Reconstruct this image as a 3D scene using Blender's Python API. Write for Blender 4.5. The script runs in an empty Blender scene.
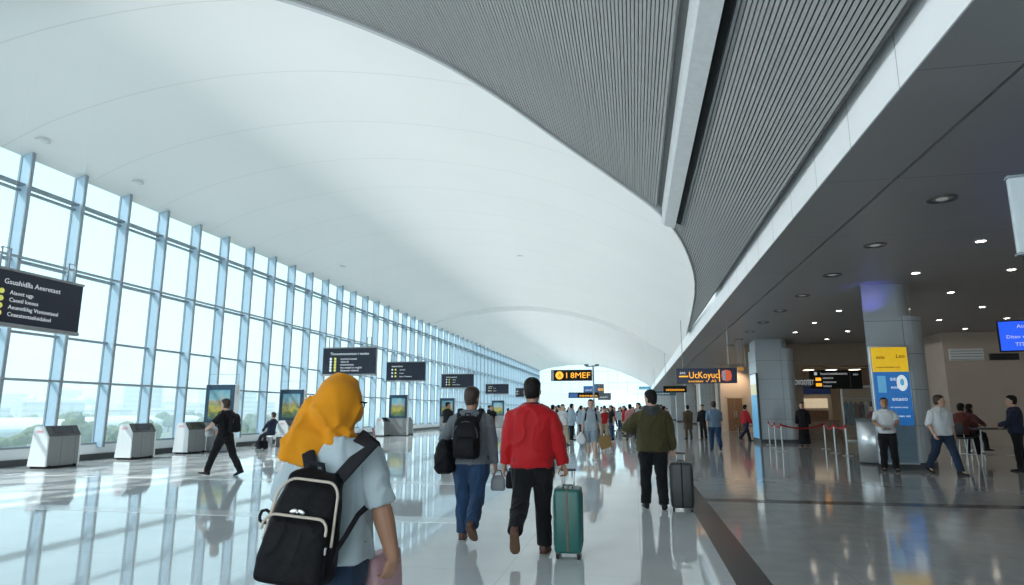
import bpy, bmesh, math, random
from mathutils import Vector, Matrix, noise
random.seed(7)
SC = bpy.context.scene
COL = SC.collection
R = math.radians
# ------------------------------------------------------------------ camera, world, sun, exposure
F_PX, EYE = 640.0, 1.42
PITCH, YAW = R(10.49), R(10.70)
cam_d = bpy.data.cameras.new('camera'); cam_d.sensor_width = 36.0; cam_d.lens = F_PX / 1024 * 36
cam_d.clip_end = 3000
cam = bpy.data.objects.new('camera', cam_d); COL.objects.link(cam)
cam.location = (0, 0, EYE); cam.rotation_euler = (R(90) + PITCH, 0, YAW)
SC.camera = cam
CM = cam.rotation_euler.to_matrix()
def ray(px, py): return CM @ Vector(((px - 512) / F_PX, (292.5 - py) / F_PX, -1))
def at(px, py, y):                 # the point of the place seen at a pixel, at a given distance down the hall
    d = ray(px, py); return Vector((0, 0, EYE)) + d * (y / d.y)
def fl(px, py, z=0.0):             # same, on a level
    d = ray(px, py); return Vector((0, 0, EYE)) + d * ((z - EYE) / d.z)

world = bpy.data.worlds.new('sky'); SC.world = world; world.use_nodes = True
wn, wl = world.node_tree.nodes, world.node_tree.links
wn.clear()
wo = wn.new('ShaderNodeOutputWorld'); wb = wn.new('ShaderNodeBackground')
wt = wn.new('ShaderNodeTexCoord'); ws = wn.new('ShaderNodeSeparateXYZ'); wr = wn.new('ShaderNodeValToRGB')
wl.new(wt.outputs['Generated'], ws.inputs[0]); wl.new(ws.outputs['Z'], wr.inputs[0])
wr.color_ramp.elements[0].position = 0.0; wr.color_ramp.elements[0].color = (0.70, 0.94, 1.0, 1)
wr.color_ramp.elements[1].position = 0.55; wr.color_ramp.elements[1].color = (0.50, 0.82, 1.0, 1)
wl.new(wr.outputs[0], wb.inputs['Color']); wl.new(wb.outputs[0], wo.inputs['Surface'])
wb.inputs['Strength'].default_value = 1.55

sun_d = bpy.data.lights.new('sun', 'SUN'); sun_d.energy = 4.0; sun_d.angle = R(1.0); sun_d.color = (1, 0.96, 0.9)
sun = bpy.data.objects.new('sun', sun_d); COL.objects.link(sun)
sun.rotation_euler = (Vector((0.62, 0.42, -0.75))).to_track_quat('-Z', 'Y').to_euler()

def area(name, loc, aim, along, sx, sy, power, color=(1, 1, 1), spread=180):
    d = bpy.data.lights.new(name, 'AREA'); d.shape = 'RECTANGLE'; d.size = sx; d.size_y = sy
    d.energy = power; d.color = color; d.spread = R(spread)
    o = bpy.data.objects.new(name, d); COL.objects.link(o)
    z = -Vector(aim).normalized(); x = Vector(along).normalized(); x = (x - z * x.dot(z)).normalized(); y = z.cross(x)
    o.matrix_world = Matrix.Translation(loc) @ Matrix((x, y, z)).transposed().to_4x4()
    return o
# added fill light along the lower window rail, brightening the vault
area('rail_fill', (-15.58, 48, 2.262), (0.70, 0, 0.71), (0, 1, 0), 122, 0.12, 500, (0.97, 0.99, 1.0), 116)
# a second added fill line on the middle rail, aimed across the hall
area('transom_fill', (-15.58, 48, 5.44), (0.985, 0, 0.17), (0, 1, 0), 122, 0.1, 2000, (0.98, 0.99, 1.0), 66)
# added fill light behind the camera, unseen, standing in for rear daylight
area('rear_fill', (-6, -13, 4.6), (0, 1, 0.12), (1, 0, 0), 19, 8, 1600, (0.92, 0.97, 1.0))
SC.view_settings.view_transform = 'Standard'; SC.view_settings.look = 'None'
SC.view_settings.exposure = 0.0; SC.view_settings.gamma = 1.0; SC.view_settings.use_curve_mapping = False
SC.cycles.max_bounces = 10; SC.cycles.diffuse_bounces = 6; SC.cycles.glossy_bounces = 5
SC.cycles.transparent_max_bounces = 24; SC.cycles.volume_bounces = 4; SC.cycles.caustics_reflective = False; SC.cycles.caustics_refractive = False
SC.cycles.sample_clamp_indirect = 6.0

# ------------------------------------------------------------------ materials
MATS = {}
def mat(name, col, rough=0.5, metal=0.0, spec=0.5, var=0.06, scale=9.0, bump=0.0, bscale=60.0, stretch=(1, 1, 1), emit=None, coat=0.0, ior=None, sheen=0.0):
    if name in MATS: return MATS[name]
    m = bpy.data.materials.new(name); m.use_nodes = True; MATS[name] = m
    nt = m.node_tree; N, L = nt.nodes, nt.links
    b = N['Principled BSDF']
    tc = N.new('ShaderNodeTexCoord'); mp = N.new('ShaderNodeMapping'); mp.inputs['Scale'].default_value = stretch
    L.new(tc.outputs['Object'], mp.inputs[0])
    nz = N.new('ShaderNodeTexNoise'); nz.inputs['Scale'].default_value = scale; nz.inputs['Detail'].default_value = 3
    L.new(mp.outputs[0], nz.inputs['Vector'])
    rp = N.new('ShaderNodeValToRGB'); c = Vector(col)
    rp.color_ramp.elements[0].position = 0.3; rp.color_ramp.elements[1].position = 0.7
    rp.color_ramp.elements[0].color = (*(c * (1 - var)), 1); rp.color_ramp.elements[1].color = (*[min(1, x) for x in c * (1 + var)], 1)
    L.new(nz.outputs['Fac'], rp.inputs[0]); L.new(rp.outputs[0], b.inputs['Base Color'])
    b.inputs['Roughness'].default_value = rough; b.inputs['Metallic'].default_value = metal
    b.inputs['Specular IOR Level'].default_value = spec if max(col) > 0.03 else min(spec, 0.15)
    if ior: b.inputs['IOR'].default_value = ior
    if coat: b.inputs['Coat Weight'].default_value = coat; b.inputs['Coat Roughness'].default_value = 0.05
    if sheen: b.inputs['Sheen Weight'].default_value = sheen
    if bump:
        n2 = N.new('ShaderNodeTexNoise'); n2.inputs['Scale'].default_value = bscale; n2.inputs['Detail'].default_value = 4
        L.new(mp.outputs[0], n2.inputs['Vector'])
        bp = N.new('ShaderNodeBump'); bp.inputs['Strength'].default_value = bump; bp.inputs['Distance'].default_value = 0.02
        L.new(n2.outputs['Fac'], bp.inputs['Height']); L.new(bp.outputs[0], b.inputs['Normal'])
    if emit:
        L.new(rp.outputs[0], b.inputs['Emission Color']); b.inputs['Emission Strength'].default_value = emit
    return m
def cloth(name, col, var=0.12, bump=0.35, bscale=14.0, rough=0.9):
    return mat(name, col, rough, var=var, scale=7.0, bump=bump, bscale=bscale, stretch=(1, 1, 0.6), spec=0.2, sheen=0.1)

def mix_lines(m, axis, period, width, col, offs=0.0):      # panel joints every `period` metres along one axis
    nt = m.node_tree; N, L = nt.nodes, nt.links; b = N['Principled BSDF']
    src = b.inputs['Base Color'].links[0].from_socket
    tc = N.new('ShaderNodeTexCoord'); sp = N.new('ShaderNodeSeparateXYZ'); L.new(tc.outputs['Object'], sp.inputs[0])
    a = N.new('ShaderNodeMath'); a.operation = 'ADD'; a.inputs[1].default_value = offs + 1000 * period
    L.new(sp.outputs[axis], a.inputs[0])
    md = N.new('ShaderNodeMath'); md.operation = 'MODULO'; md.inputs[1].default_value = period; L.new(a.outputs[0], md.inputs[0])
    lt = N.new('ShaderNodeMath'); lt.operation = 'LESS_THAN'; lt.inputs[1].default_value = width; L.new(md.outputs[0], lt.inputs[0])
    mx = N.new('ShaderNodeMix'); mx.data_type = 'RGBA'
    L.new(lt.outputs[0], mx.inputs['Factor']); L.new(src, mx.inputs['A']); mx.inputs['B'].default_value = (*col, 1)
    L.new(mx.outputs['Result'], b.inputs['Base Color'])
    return m

def glass_mat(name, tint, refl=0.06):
    m = bpy.data.materials.new(name); m.use_nodes = True; nt = m.node_tree; N, L = nt.nodes, nt.links; N.clear()
    o = N.new('ShaderNodeOutputMaterial'); t = N.new('ShaderNodeBsdfTransparent'); g = N.new('ShaderNodeBsdfGlossy')
    x = N.new('ShaderNodeMixShader'); nz = N.new('ShaderNodeTexNoise'); nz.inputs['Scale'].default_value = 0.4
    rp = N.new('ShaderNodeValToRGB')
    rp.color_ramp.elements[0].color = (*[c * 0.985 for c in tint], 1); rp.color_ramp.elements[1].color = (*tint, 1)
    tc = N.new('ShaderNodeTexCoord'); L.new(tc.outputs['Object'], nz.inputs['Vector'])
    L.new(nz.outputs['Fac'], rp.inputs[0]); L.new(rp.outputs[0], t.inputs['Color'])
    g.inputs['Roughness'].default_value = 0.02; x.inputs[0].default_value = refl
    L.new(t.outputs[0], x.inputs[1]); L.new(g.outputs[0], x.inputs[2]); L.new(x.outputs[0], o.inputs['Surface'])
    return m

# ------------------------------------------------------------------ mesh helpers
def box(bm, x0, x1, y0, y1, z0, z1, bev=0.0, seg=2):
    r = bmesh.ops.create_cube(bm, size=1.0)
    vs = r['verts']
    for v in vs:
        v.co = Vector(((x0 + x1) / 2 + v.co.x * (x1 - x0), (y0 + y1) / 2 + v.co.y * (y1 - y0), (z0 + z1) / 2 + v.co.z * (z1 - z0)))
    if bev:
        es = list({e for v in vs for e in v.link_edges})
        bmesh.ops.bevel(bm, geom=es, offset=bev, segments=seg, affect='EDGES', profile=0.5)
def loft(bm, rings, cap=True):
    vr = [[bm.verts.new(p) for p in r] for r in rings]
    n = len(vr[0])
    for a, b in zip(vr, vr[1:]):
        for i in range(n):
            bm.faces.new((a[i], a[(i + 1) % n], b[(i + 1) % n], b[i]))
    if cap:
        bm.faces.new(vr[0][::-1]); bm.faces.new(vr[-1])
def ering(c, ax, ay, rx, ry, n=18, e=2.3, rb=None):
    out = []
    for i in range(n):
        t = 2 * math.pi * i / n; ct, st = math.cos(t), math.sin(t)
        x = math.copysign(abs(ct) ** (2 / e), ct) * rx
        y = math.copysign(abs(st) ** (2 / e), st) * (ry if st >= 0 or rb is None else rb)
        out.append(Vector(c) + ax * x + ay * y)
    return out
X3, Y3, Z3 = Vector((1, 0, 0)), Vector((0, 1, 0)), Vector((0, 0, 1))
def tube(bm, pts, rads, n=10, flat=1.0, ref=None, round_ends=True, e=2.0):
    """flat < 1 thins the section along ref"""
    pts = [Vector(p) for p in pts]
    if not isinstance(rads, (list, tuple)): rads = [rads] * len(pts)
    P, Q = [], []
    tans = []
    for i in range(len(pts)):
        a = pts[max(0, i - 1)]; b = pts[min(len(pts) - 1, i + 1)]
        tans.append((b - a).normalized())
    if round_ends:
        for k in (0.9, 0.55):
            P.append((pts[0] - tans[0] * rads[0] * k * min(1, flat * 1.5), tans[0], rads[0] * math.sqrt(max(0.03, 1 - k * k))))
    for p, t, r in zip(pts, tans, rads): P.append((p, t, r))
    if round_ends:
        for k in (0.55, 0.9):
            P.append((pts[-1] + tans[-1] * rads[-1] * k * min(1, flat * 1.5), tans[-1], rads[-1] * math.sqrt(max(0.03, 1 - k * k))))
    u = None; rings = []
    for p, t, r in P:
        if ref is not None:
            y = Vector(ref) - t * t.dot(Vector(ref))
            if y.length < 1e-4: y = t.orthogonal()
            y.normalize()
        else:
            if u is None: u = t.orthogonal().normalized()
            y = (u - t * t.dot(u))
            if y.length < 1e-4: y = t.orthogonal()
            y.normalize(); u = y
        x = y.cross(t).normalized()
        rings.append(ering(p, x, y, r, r * flat, n, e))
    loft(bm, rings)
def ball(bm, c, rx, ry, rz, seg=14, m=None):
    r = bmesh.ops.create_uvsphere(bm, u_segments=seg, v_segments=max(6, seg * 2 // 3), radius=1.0)
    for v in r['verts']:
        p = Vector((v.co.x * rx, v.co.y * ry, v.co.z * rz))
        if m is not None: p = m @ p
        v.co = p + Vector(c)
def prism(bm, poly, axis, a, b):
    """poly = 2-D outline; axis 0/1/2 is the extrusion axis"""
    def mk(p, h):
        return Vector((h, p[0], p[1])) if axis == 0 else Vector((p[0], h, p[1])) if axis == 1 else Vector((p[0], p[1], h))
    loft(bm, [[mk(p, a) for p in poly], [mk(p, b) for p in poly]])
def cyl(bm, c, r, h, n=24, r2=None):
    r2 = r if r2 is None else r2
    c = Vector(c)
    loft(bm, [ering(c, X3, Y3, r, r, n, 2), ering(c + Z3 * h, X3, Y3, r2, r2, n, 2)])
def done(bm, name, smooth=False):
    bmesh.ops.recalc_face_normals(bm, faces=bm.faces)
    me = bpy.data.meshes.new(name); bm.to_mesh(me); bm.free()
    if smooth:
        me.polygons.foreach_set('use_smooth', [True] * len(me.polygons))
    return me
def put(name, me, m, parent=None, loc=(0, 0, 0), rot=(0, 0, 0)):
    o = bpy.data.objects.new(name, me); COL.objects.link(o)
    if m is not None and not me.materials: me.materials.append(m)
    o.location = loc; o.rotation_euler = rot
    if parent is not None: o.parent = parent
    return o
def obj(name, bm, m, parent=None, smooth=False, loc=(0, 0, 0), rot=(0, 0, 0)):
    return put(name, done(bm, name, smooth), m, parent, loc, rot)
def tag(o, label=None, cat=None, group=None, kind=None):
    if label: o['label'] = label
    if cat: o['category'] = cat
    if group: o['group'] = group
    if kind: o['kind'] = kind
    return o
def empty(name, loc, rz=0.0, label=None, cat=None, group=None, kind=None):
    o = bpy.data.objects.new(name, None); COL.objects.link(o); o.location = loc; o.rotation_euler = (0, 0, rz)
    o.empty_display_size = 0.2
    return tag(o, label, cat, group, kind)
def copy_tree(o, parent=None):
    c = o.copy(); COL.objects.link(c)
    if parent is not None: c.parent = parent
    for ch in list(o.children): copy_tree(ch, c)
    return c
TMP = bpy.data.scenes.new('tmp')
def remesh(bm, vox, iters=5, wr=0.0, wf=9.0, seed=0.0, zs=0.5, scale=1.0):
    """union of overlapping closed shells -> one continuous smooth surface, with cloth folds"""
    bmesh.ops.recalc_face_normals(bm, faces=bm.faces)
    me = bpy.data.meshes.new('t'); bm.to_mesh(me); bm.free()
    o = bpy.data.objects.new('t', me); TMP.collection.objects.link(o)
    md = o.modifiers.new('r', 'REMESH'); md.mode = 'VOXEL'; md.voxel_size = vox; md.use_smooth_shade = True
    sm = o.modifiers.new('s', 'SMOOTH'); sm.factor = 0.5; sm.iterations = iters
    TMP.view_layers[0].update()
    dg = TMP.view_layers[0].depsgraph
    out = bpy.data.meshes.new_from_object(o.evaluated_get(dg))
    bpy.data.objects.remove(o); bpy.data.meshes.remove(me)
    if wr:
        ns = [v.normal.copy() for v in out.vertices]
        for v, n in zip(out.vertices, ns):
            q = Vector((v.co.x * wf, v.co.y * wf, v.co.z * wf * zs + seed))
            q += Vector((noise.noise(q * 0.5), 0, noise.noise(q * 0.5 + Vector((5, 1, 2))))) * 1.2
            a = 1 - 2 * abs(noise.noise(q))
            v.co += n * (a * a * a - 0.35) * wr
    if scale != 1.0:
        for v in out.vertices: v.co *= scale
    out.polygons.foreach_set('use_smooth', [True] * len(out.polygons))
    return out
_tc = {}
def text(body, size, m, parent, loc, rot=(R(90), 0, 0), name='lettering', ext=0.002, align='LEFT', sx=1.0, fit=None):
    key = (body, round(size, 4), align, sx)
    me = _tc.get(key)
    if me is None:
        c = bpy.data.curves.new('t', 'FONT'); c.body = body; c.size = size; c.extrude = ext; c.align_x = align; c.resolution_u = 2
        o = bpy.data.objects.new('t', c); TMP.collection.objects.link(o); TMP.view_layers[0].update()
        me = bpy.data.meshes.new_from_object(o.evaluated_get(TMP.view_layers[0].depsgraph))
        bpy.data.objects.remove(o); bpy.data.curves.remove(c)
        for v in me.vertices: v.co.x *= sx
        me.materials.clear(); _tc[key] = me
    else: me = me.copy(); me.materials.clear()
    if fit:
        me = me.copy(); w_ = max(v.co.x for v in me.vertices)
        for v in me.vertices: v.co.x *= fit / w_
        me.materials.clear()
    return put(name, me, m, parent, loc, rot)

# ------------------------------------------------------------------ common materials
M_floor = mat('polished_stone', (0.80, 0.825, 0.835), 0.045, var=0.05, scale=1.2, ior=1.75)
M_floor = mix_lines(mix_lines(M_floor, 0, 1.2, 0.006, (0.56, 0.59, 0.61)), 1, 1.2, 0.006, (0.56, 0.59, 0.61))
M_sunband = mat('sun_band_white', (0.9, 0.91, 0.91), 0.12, var=0.03, scale=30)  # white for the sunlit bands painted on the floor
M_strip = mat('brown_granite', (0.085, 0.08, 0.078), 0.16, var=0.2, scale=25)
M_gfloor = mat('grey_granite', (0.50, 0.495, 0.49), 0.085, var=0.08, scale=3, ior=1.7)
M_gfloor = mix_lines(mix_lines(M_gfloor, 0, 0.9, 0.006, (0.36, 0.36, 0.36)), 1, 0.9, 0.006, (0.36, 0.36, 0.36))
M_vault = mat('white_plaster', (0.9, 0.905, 0.9), 0.6, var=0.012, scale=0.3)
mix_lines(M_vault, 1, 2.75, 0.03, (0.78, 0.78, 0.77), offs=-10.2)
M_slat = mat('slat_grey', (0.33, 0.335, 0.335), 0.5, var=0.04)
M_backing = mat('slat_backing', (0.19, 0.194, 0.196), 0.7)
M_rim = mat('rim_grey', (0.5, 0.52, 0.53), 0.45, var=0.03)
M_white = mat('white_panel', (0.82, 0.84, 0.85), 0.4, var=0.02, scale=2)
M_fascia = mat('fascia_panel', (0.9, 0.92, 0.93), 0.35, var=0.02, scale=0.8)
mix_lines(M_fascia, 1, 1.55, 0.018, (0.4, 0.42, 0.43), offs=-5.2)
M_soffit = mat('soffit_grey', (0.33, 0.32, 0.32), 0.42, var=0.03, scale=0.7)
mix_lines(M_soffit, 1, 3.2, 0.014, (0.14, 0.14, 0.145))
M_black = mat('black', (0.012, 0.012, 0.013), 0.5)
M_alu = mat('grey_aluminium', (0.3, 0.35, 0.39), 0.4, metal=0.3, var=0.04)
M_fin = mat('pale_blue_fin', (0.44, 0.60, 0.73), 0.35, var=0.03)
M_glass = glass_mat('window_glass', (0.93, 0.985, 0.995))
M_clear = glass_mat('clear_glass', (0.93, 0.97, 0.97), 0.08)
M_clad = mat('column_panel', (0.42, 0.46, 0.49), 0.28, metal=0.2, var=0.04, scale=1.5)
M_clad_d = mat('column_joint', (0.12, 0.13, 0.14), 0.5)
M_steel = mat('brushed_steel', (0.62, 0.64, 0.65), 0.33, metal=0.75, var=0.08, scale=6, stretch=(1, 1, 12))
M_dark = mat('dark_grey_metal', (0.06, 0.063, 0.067), 0.4, var=0.1)
M_beige = mat('beige_wall', (0.56, 0.47, 0.40), 0.7, var=0.04, scale=1.0)
M_wood = mat('brown_wood', (0.2, 0.11, 0.06), 0.5, var=0.25, scale=6, stretch=(6, 6, 0.6))
M_navy = mat('navy_board', (0.013, 0.017, 0.035), 0.35, var=0.1)
M_txt = mat('white_lettering', (0.75, 0.78, 0.8), 0.5, emit=0.35)
M_yel = mat('yellow_pictogram', (0.75, 0.72, 0.15), 0.5, emit=0.3)
M_amber = mat('amber_lettering', (1.0, 0.42, 0.03), 0.5, emit=1.1)
M_rubber = mat('black_rubber', (0.02, 0.02, 0.02), 0.7)

# ------------------------------------------------------------------ the setting
WX = -16.0; Y0, Y1 = -14.0, 110.0; SOF = 4.7; FX = 2.8; FT = 5.35
def plane(name, x0, x1, y0, y1, z, m, th=0.1, kind='structure', label=None):
    bm = bmesh.new(); box(bm, x0, x1, y0, y1, z - th, z)
    return tag(obj(name, bm, m), label, kind=kind)
plane('floor', WX - 0.2, 0.78, Y0, Y1, 0.0, M_floor)
plane('trim_1', 0.78, 1.08, Y0, Y1, 0.0, M_strip)
plane('floor_side', 1.08, 21.0, Y0, Y1, 0.0, M_gfloor)
plane('trim_2', 1.08, 21.0, 11.05, 11.4, 0.004, M_strip, 0.004)
plane('floor_sun_band_1', WX + 0.3, -2.2, 8.35, 8.75, 0.004, M_sunband, 0.004)  # sun stripe on the floor, laid as a thin white strip
plane('floor_sun_band_2', WX + 0.3, -2.2, 12.6, 13.0, 0.004, M_sunband, 0.004)  # second painted sun stripe, farther down the hall

# vault: one section, swept down the hall
SEC = [(-16, 8.18), (-14.6, 8.75), (-13, 9.15), (-11.6, 9.38), (-10.2, 9.5), (-8.8, 9.52), (-7.4, 9.43), (-6, 9.24), (-4.6, 8.97), (-3.2, 8.6), (-1.9, 8.14),
       (-0.7, 7.58), (0.4, 6.98), (1.3, 6.42), (2.1, 5.86), (2.8, 5.35)]
def catmull(P, k):
    out = []
    for i in range(len(P) - 1):
        p0, p1, p2, p3 = P[max(0, i - 1)], P[i], P[i + 1], P[min(len(P) - 1, i + 2)]
        for j in range(k):
            t = j / k
            out.append(tuple(0.5 * (2 * b + (c - a) * t + (2 * a - 5 * b + 4 * c - d) * t * t + (3 * b - a - 3 * c + d) * t ** 3) for a, b, c, d in zip(p0, p1, p2, p3)))
    out.append(P[-1]); return out
S = catmull(SEC, 6)
ARCH = [(-16, 8.3), (-12, 8.9), (-8, 9.3), (-6.2, 9.85), (-3.95, 11.3), (-2.7, 12.6), (-1.5, 14.1), (-0.2, 15.3), (0.95, 16.3), (1.65, 17.9), (2.2, 21.0), (2.5, 25.5), (2.8, 33.0)]
def arch(x):
    for (a, ya), (b, yb) in zip(ARCH, ARCH[1:]):
        if x <= b + 1e-6:
            t = (x - a) / (b - a); return ya + (yb - ya) * t
    return ARCH[-1][1]
AC = catmull(ARCH, 8)
def archs(x):
    for (a, ya), (b, yb) in zip(AC, AC[1:]):
        if x <= b + 1e-6: return ya + (yb - ya) * (x - a) / max(1e-6, b - a)
    return AC[-1][1]
def inward(i):
    a, b = S[max(0, i - 1)], S[min(len(S) - 1, i + 1)]
    t = Vector((b[0] - a[0], 0, b[1] - a[1])).normalized(); return Vector((t.z, 0, -t.x))     # towards the hall
YS = 49.0
def sheet(rows):
    bm = bmesh.new(); vr = [[bm.verts.new(p) for p in r] for r in rows]
    for a, b in zip(vr, vr[1:]):
        for i in range(len(a) - 1): bm.faces.new((a[i], a[i + 1], b[i + 1], b[i]))
    return bm
n = len(S)
pt = lambda i, y, d=0.0: Vector((S[i][0], y, S[i][1])) + inward(i) * d
va = sheet([[pt(i, archs(S[i][0]) + (YS - archs(S[i][0])) * k / 10) for i in range(n)] for k in range(11)])
tag(obj('ceiling', va, M_vault, smooth=True), kind='structure')
D2 = 0.34
vb = sheet([[pt(i, YS, D2 * max(0, min(1, (n - 1 - i) / 26, i / 14))) for i in range(n)] if k == 1 else [pt(i, YS) for i in range(n)] if k == 0 else
            [pt(i, YS + (Y1 - YS) * (k - 1) / 8, D2 * max(0, min(1, (n - 1 - i) / 26, i / 14))) for i in range(n)] for k in range(10)])
tag(obj('ceiling_far', vb, M_vault), kind='structure')
# slatted grey ceiling between the entrance and the arch
RD = 0.26
rib = empty('ceiling_slatted', (0, 0, 0), kind='structure')
bm = sheet([[pt(i, Y0, RD * 0.6) for i in range(n)], [pt(i, archs(S[i][0]), RD * 0.6) for i in range(n)]])
obj('backing', bm, M_backing, rib)
bm = bmesh.new()
ac = [0.0]
for i in range(1, n): ac.append(ac[-1] + math.hypot(S[i][0] - S[i - 1][0], S[i][1] - S[i - 1][1]))
def along(s):
    for i in range(1, n):
        if s <= ac[i]:
            t = (s - ac[i - 1]) / (ac[i] - ac[i - 1]); a, b = S[i - 1], S[i]
            x, z = a[0] + (b[0] - a[0]) * t, a[1] + (b[1] - a[1]) * t
            tg = Vector((b[0] - a[0], 0, b[1] - a[1])).normalized(); return Vector((x, 0, z)), tg, Vector((tg.z, 0, -tg.x))
    i = n - 1; return along(ac[i] - 1e-5)
s = 4.0; BX0, BX1 = 0.88, 1.32          # the beam and its slot
while s < ac[-1] - 0.02:
    p, tg, nr = along(s)
    if not (BX0 - 0.05 < p.x < BX1 + 0.02):
        ye = archs(p.x) - 0.05; w = 0.0225
        q = [p + nr * (RD * 0.6) - tg * w, p + nr * (RD * 0.6) + tg * w, p + nr * RD + tg * w, p + nr * RD - tg * w]
        loft(bm, [[Vector((v.x, Y0, v.z)) for v in q], [Vector((v.x, ye, v.z)) for v in q]])
    s += 0.062
obj('slats', bm, M_slat, rib)
bm = sheet([[pt(i, archs(S[i][0]), -0.02) for i in range(n)], [pt(i, archs(S[i][0]) - 0.02, RD + 0.05) for i in range(n)], [pt(i, archs(S[i][0]) - 0.16, RD + 0.05) for i in range(n)], [pt(i, archs(S[i][0]) - 0.16, RD * 0.5) for i in range(n)]])
tag(obj('trim_5', bm, M_rim, smooth=False), kind='structure')
# beam along the slats with its open slot
def secz(x):
    for a, b in zip(S, S[1:]):
        if x <= b[0]: return a[1] + (b[1] - a[1]) * (x - a[0]) / (b[0] - a[0])
bm = bmesh.new()
z0 = secz(1.06)
prism(bm, [(0.85, z0 + 0.15), (0.85, z0 - 0.40), (0.90, z0 - 0.46), (1.16, z0 - 0.56), (1.16, z0 - 0.05)], 1, Y0, 16.35)
beam = tag(obj('trim_6', bm, mat('beam_paint', (0.62, 0.65, 0.66), 0.4)), kind='structure')
bm = bmesh.new(); prism(bm, [(1.165, z0 - 0.3), (1.165, z0 - 0.42), (1.30, z0 - 0.5), (1.30, z0 - 0.36)], 1, Y0, 16.25)
obj('slot', bm, M_black, beam)
# fascia and soffit of the right-hand side
bm = bmesh.new(); box(bm, FX, FX + 0.02, Y0, Y1, SOF, FT + 0.02)
tag(obj('trim_7', bm, M_fascia), kind='structure')
bm = bmesh.new(); box(bm, FX - .32, FX + 0.1, Y0, 22, FT + 0.02, FT + 0.12); tag(obj('trim_9', bm, M_backing), kind='structure')
bm = bmesh.new(); box(bm, FX + 0.02, 3.78, Y0, Y1, SOF + 0.002, SOF + 0.1); box(bm, 3.83, 21, Y0, 48, SOF, SOF + 0.1); box(bm, 3.83, 8, 48, Y1, SOF, SOF + 0.1)
box(bm, 3.78, 3.83, Y0, Y1, SOF + 0.08, SOF + 0.1)
tag(obj('ceiling_side', bm, M_soffit), kind='structure')

# window wall: bays of 1.72 m
bay = 1.72; yb0 = 13.62 - bay * 16
fin_me = None
def ztop(): return 8.42
nb = 0
for k in range(80):
    y = yb0 + bay * k
    if y > Y1 - bay: break
    nb += 1
    if fin_me is None:
        bm = bmesh.new(); prism(bm, [(0, .36), (.30, .36), (.30, 8.26), (0, 8.17)], 1, -.035, .035); fin_me = done(bm, 'mullion'); fin_me.materials.append(M_fin)
        bm = bmesh.new(); box(bm, 0.30, 0.335, -0.045, 0.045, 0.36, 8.27); box(bm, -0.06, 0.0, -0.05, 0.05, 0.36, 8.3); edge_me = done(bm, 'mullion_edge'); edge_me.materials.append(M_alu)
        bm = bmesh.new()
        for z, h, d in ((2.23, 0.05, 0.08), (3.47, 0.06, 0.10), (5.33, 0.07, 0.12), (7.22, 0.05, 0.10), (7.36, 0.05, 0.22), (0.47, 0.06, 0.1), (8.33, 0.06, 0.1)):
            box(bm, -0.02, d, 0.036, bay - 0.036, z - h / 2, z + h / 2)
        tr_me = done(bm, 'transom'); tr_me.materials.append(M_alu)
        bm = bmesh.new(); zs = [0.44, 2.23, 3.47, 5.33, 7.3, 8.4]
        for a, b in zip(zs, zs[1:]):
            bm.faces.new([bm.verts.new(p) for p in ((-0.03, 0.05, a + 0.03), (-0.03, bay - 0.05, a + 0.03), (-0.03, bay - 0.05, b - 0.03), (-0.03, 0.05, b - 0.03))])
        gl_me = done(bm, 'glass'); gl_me.materials.append(M_glass)
    w = empty('window_%d' % (k + 1), (WX, y, 0), kind='structure')
    put('mullion', fin_me, None, w); put('mullion_edge', edge_me, None, w); put('transom', tr_me, None, w); put('glass', gl_me, None, w)
yE = yb0 + bay * nb
bm = bmesh.new(); box(bm, WX - 0.15, WX + 0.12, yb0, yE, -0.1, 0.44)
tag(obj('wall_left', bm, M_white), kind='structure')
bm = bmesh.new(); box(bm, WX + 0.12, WX + 0.16, yb0, yE, 0.0, 0.17)
tag(obj('baseboard_left', bm, M_dark), kind='structure')
bm = bmesh.new(); box(bm, WX - 0.2, WX, yE, Y1, -0.1, 8.5)
tag(obj('wall_left_far', bm, M_white), kind='structure')
bm = bmesh.new(); box(bm, WX + 0.335, WX + 0.5, -13.5, 109.5, 2.2, 2.25); box(bm, WX + 0.335, WX + 0.48, -13.5, 109.5, 5.34, 5.38); tag(obj('trim_8', bm, M_alu), kind='structure')  # ledges added under the two fill light lines
# end wall: glazed arch
w = empty('window_far', (0, Y1, 0), kind='structure')
sE = [(S[i][0] + inward(i).x * D2 * max(0, min(1, (n - 1 - i) / 26, i / 14)), S[i][1] + inward(i).z * D2 * max(0, min(1, (n - 1 - i) / 26, i / 14))) for i in range(0, n, 3)]
bm = bmesh.new(); bm.faces.new([bm.verts.new((x, 0, z)) for x, z in [(sE[-1][0], 0.05)] + [(sE[0][0], 0.05)] + sE]); obj('glass', bm, M_glass, w)
bm = bmesh.new()
for k in range(12):
    x = -15.5 + k * 1.6
    zt = secz(x) - 0.2
    box(bm, x - 0.025, x + 0.025, -0.08, 0.03, 0, zt)
for z in (2.4, 4.2, 6.1, 8.0):
    xs = [x for x, zz in sE if zz > z]
    if xs: box(bm, min(xs), max(xs), -0.08, 0.03, z - 0.025, z + 0.025)
obj('glazing_bar', bm, mat('far_bar', (0.8, 0.84, 0.86), 0.5), w)
bm = bmesh.new(); box(bm, FX, 8.0, Y1, Y1 + 0.2, 0, SOF); tag(obj('wall_far', bm, M_white), kind='structure')
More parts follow.
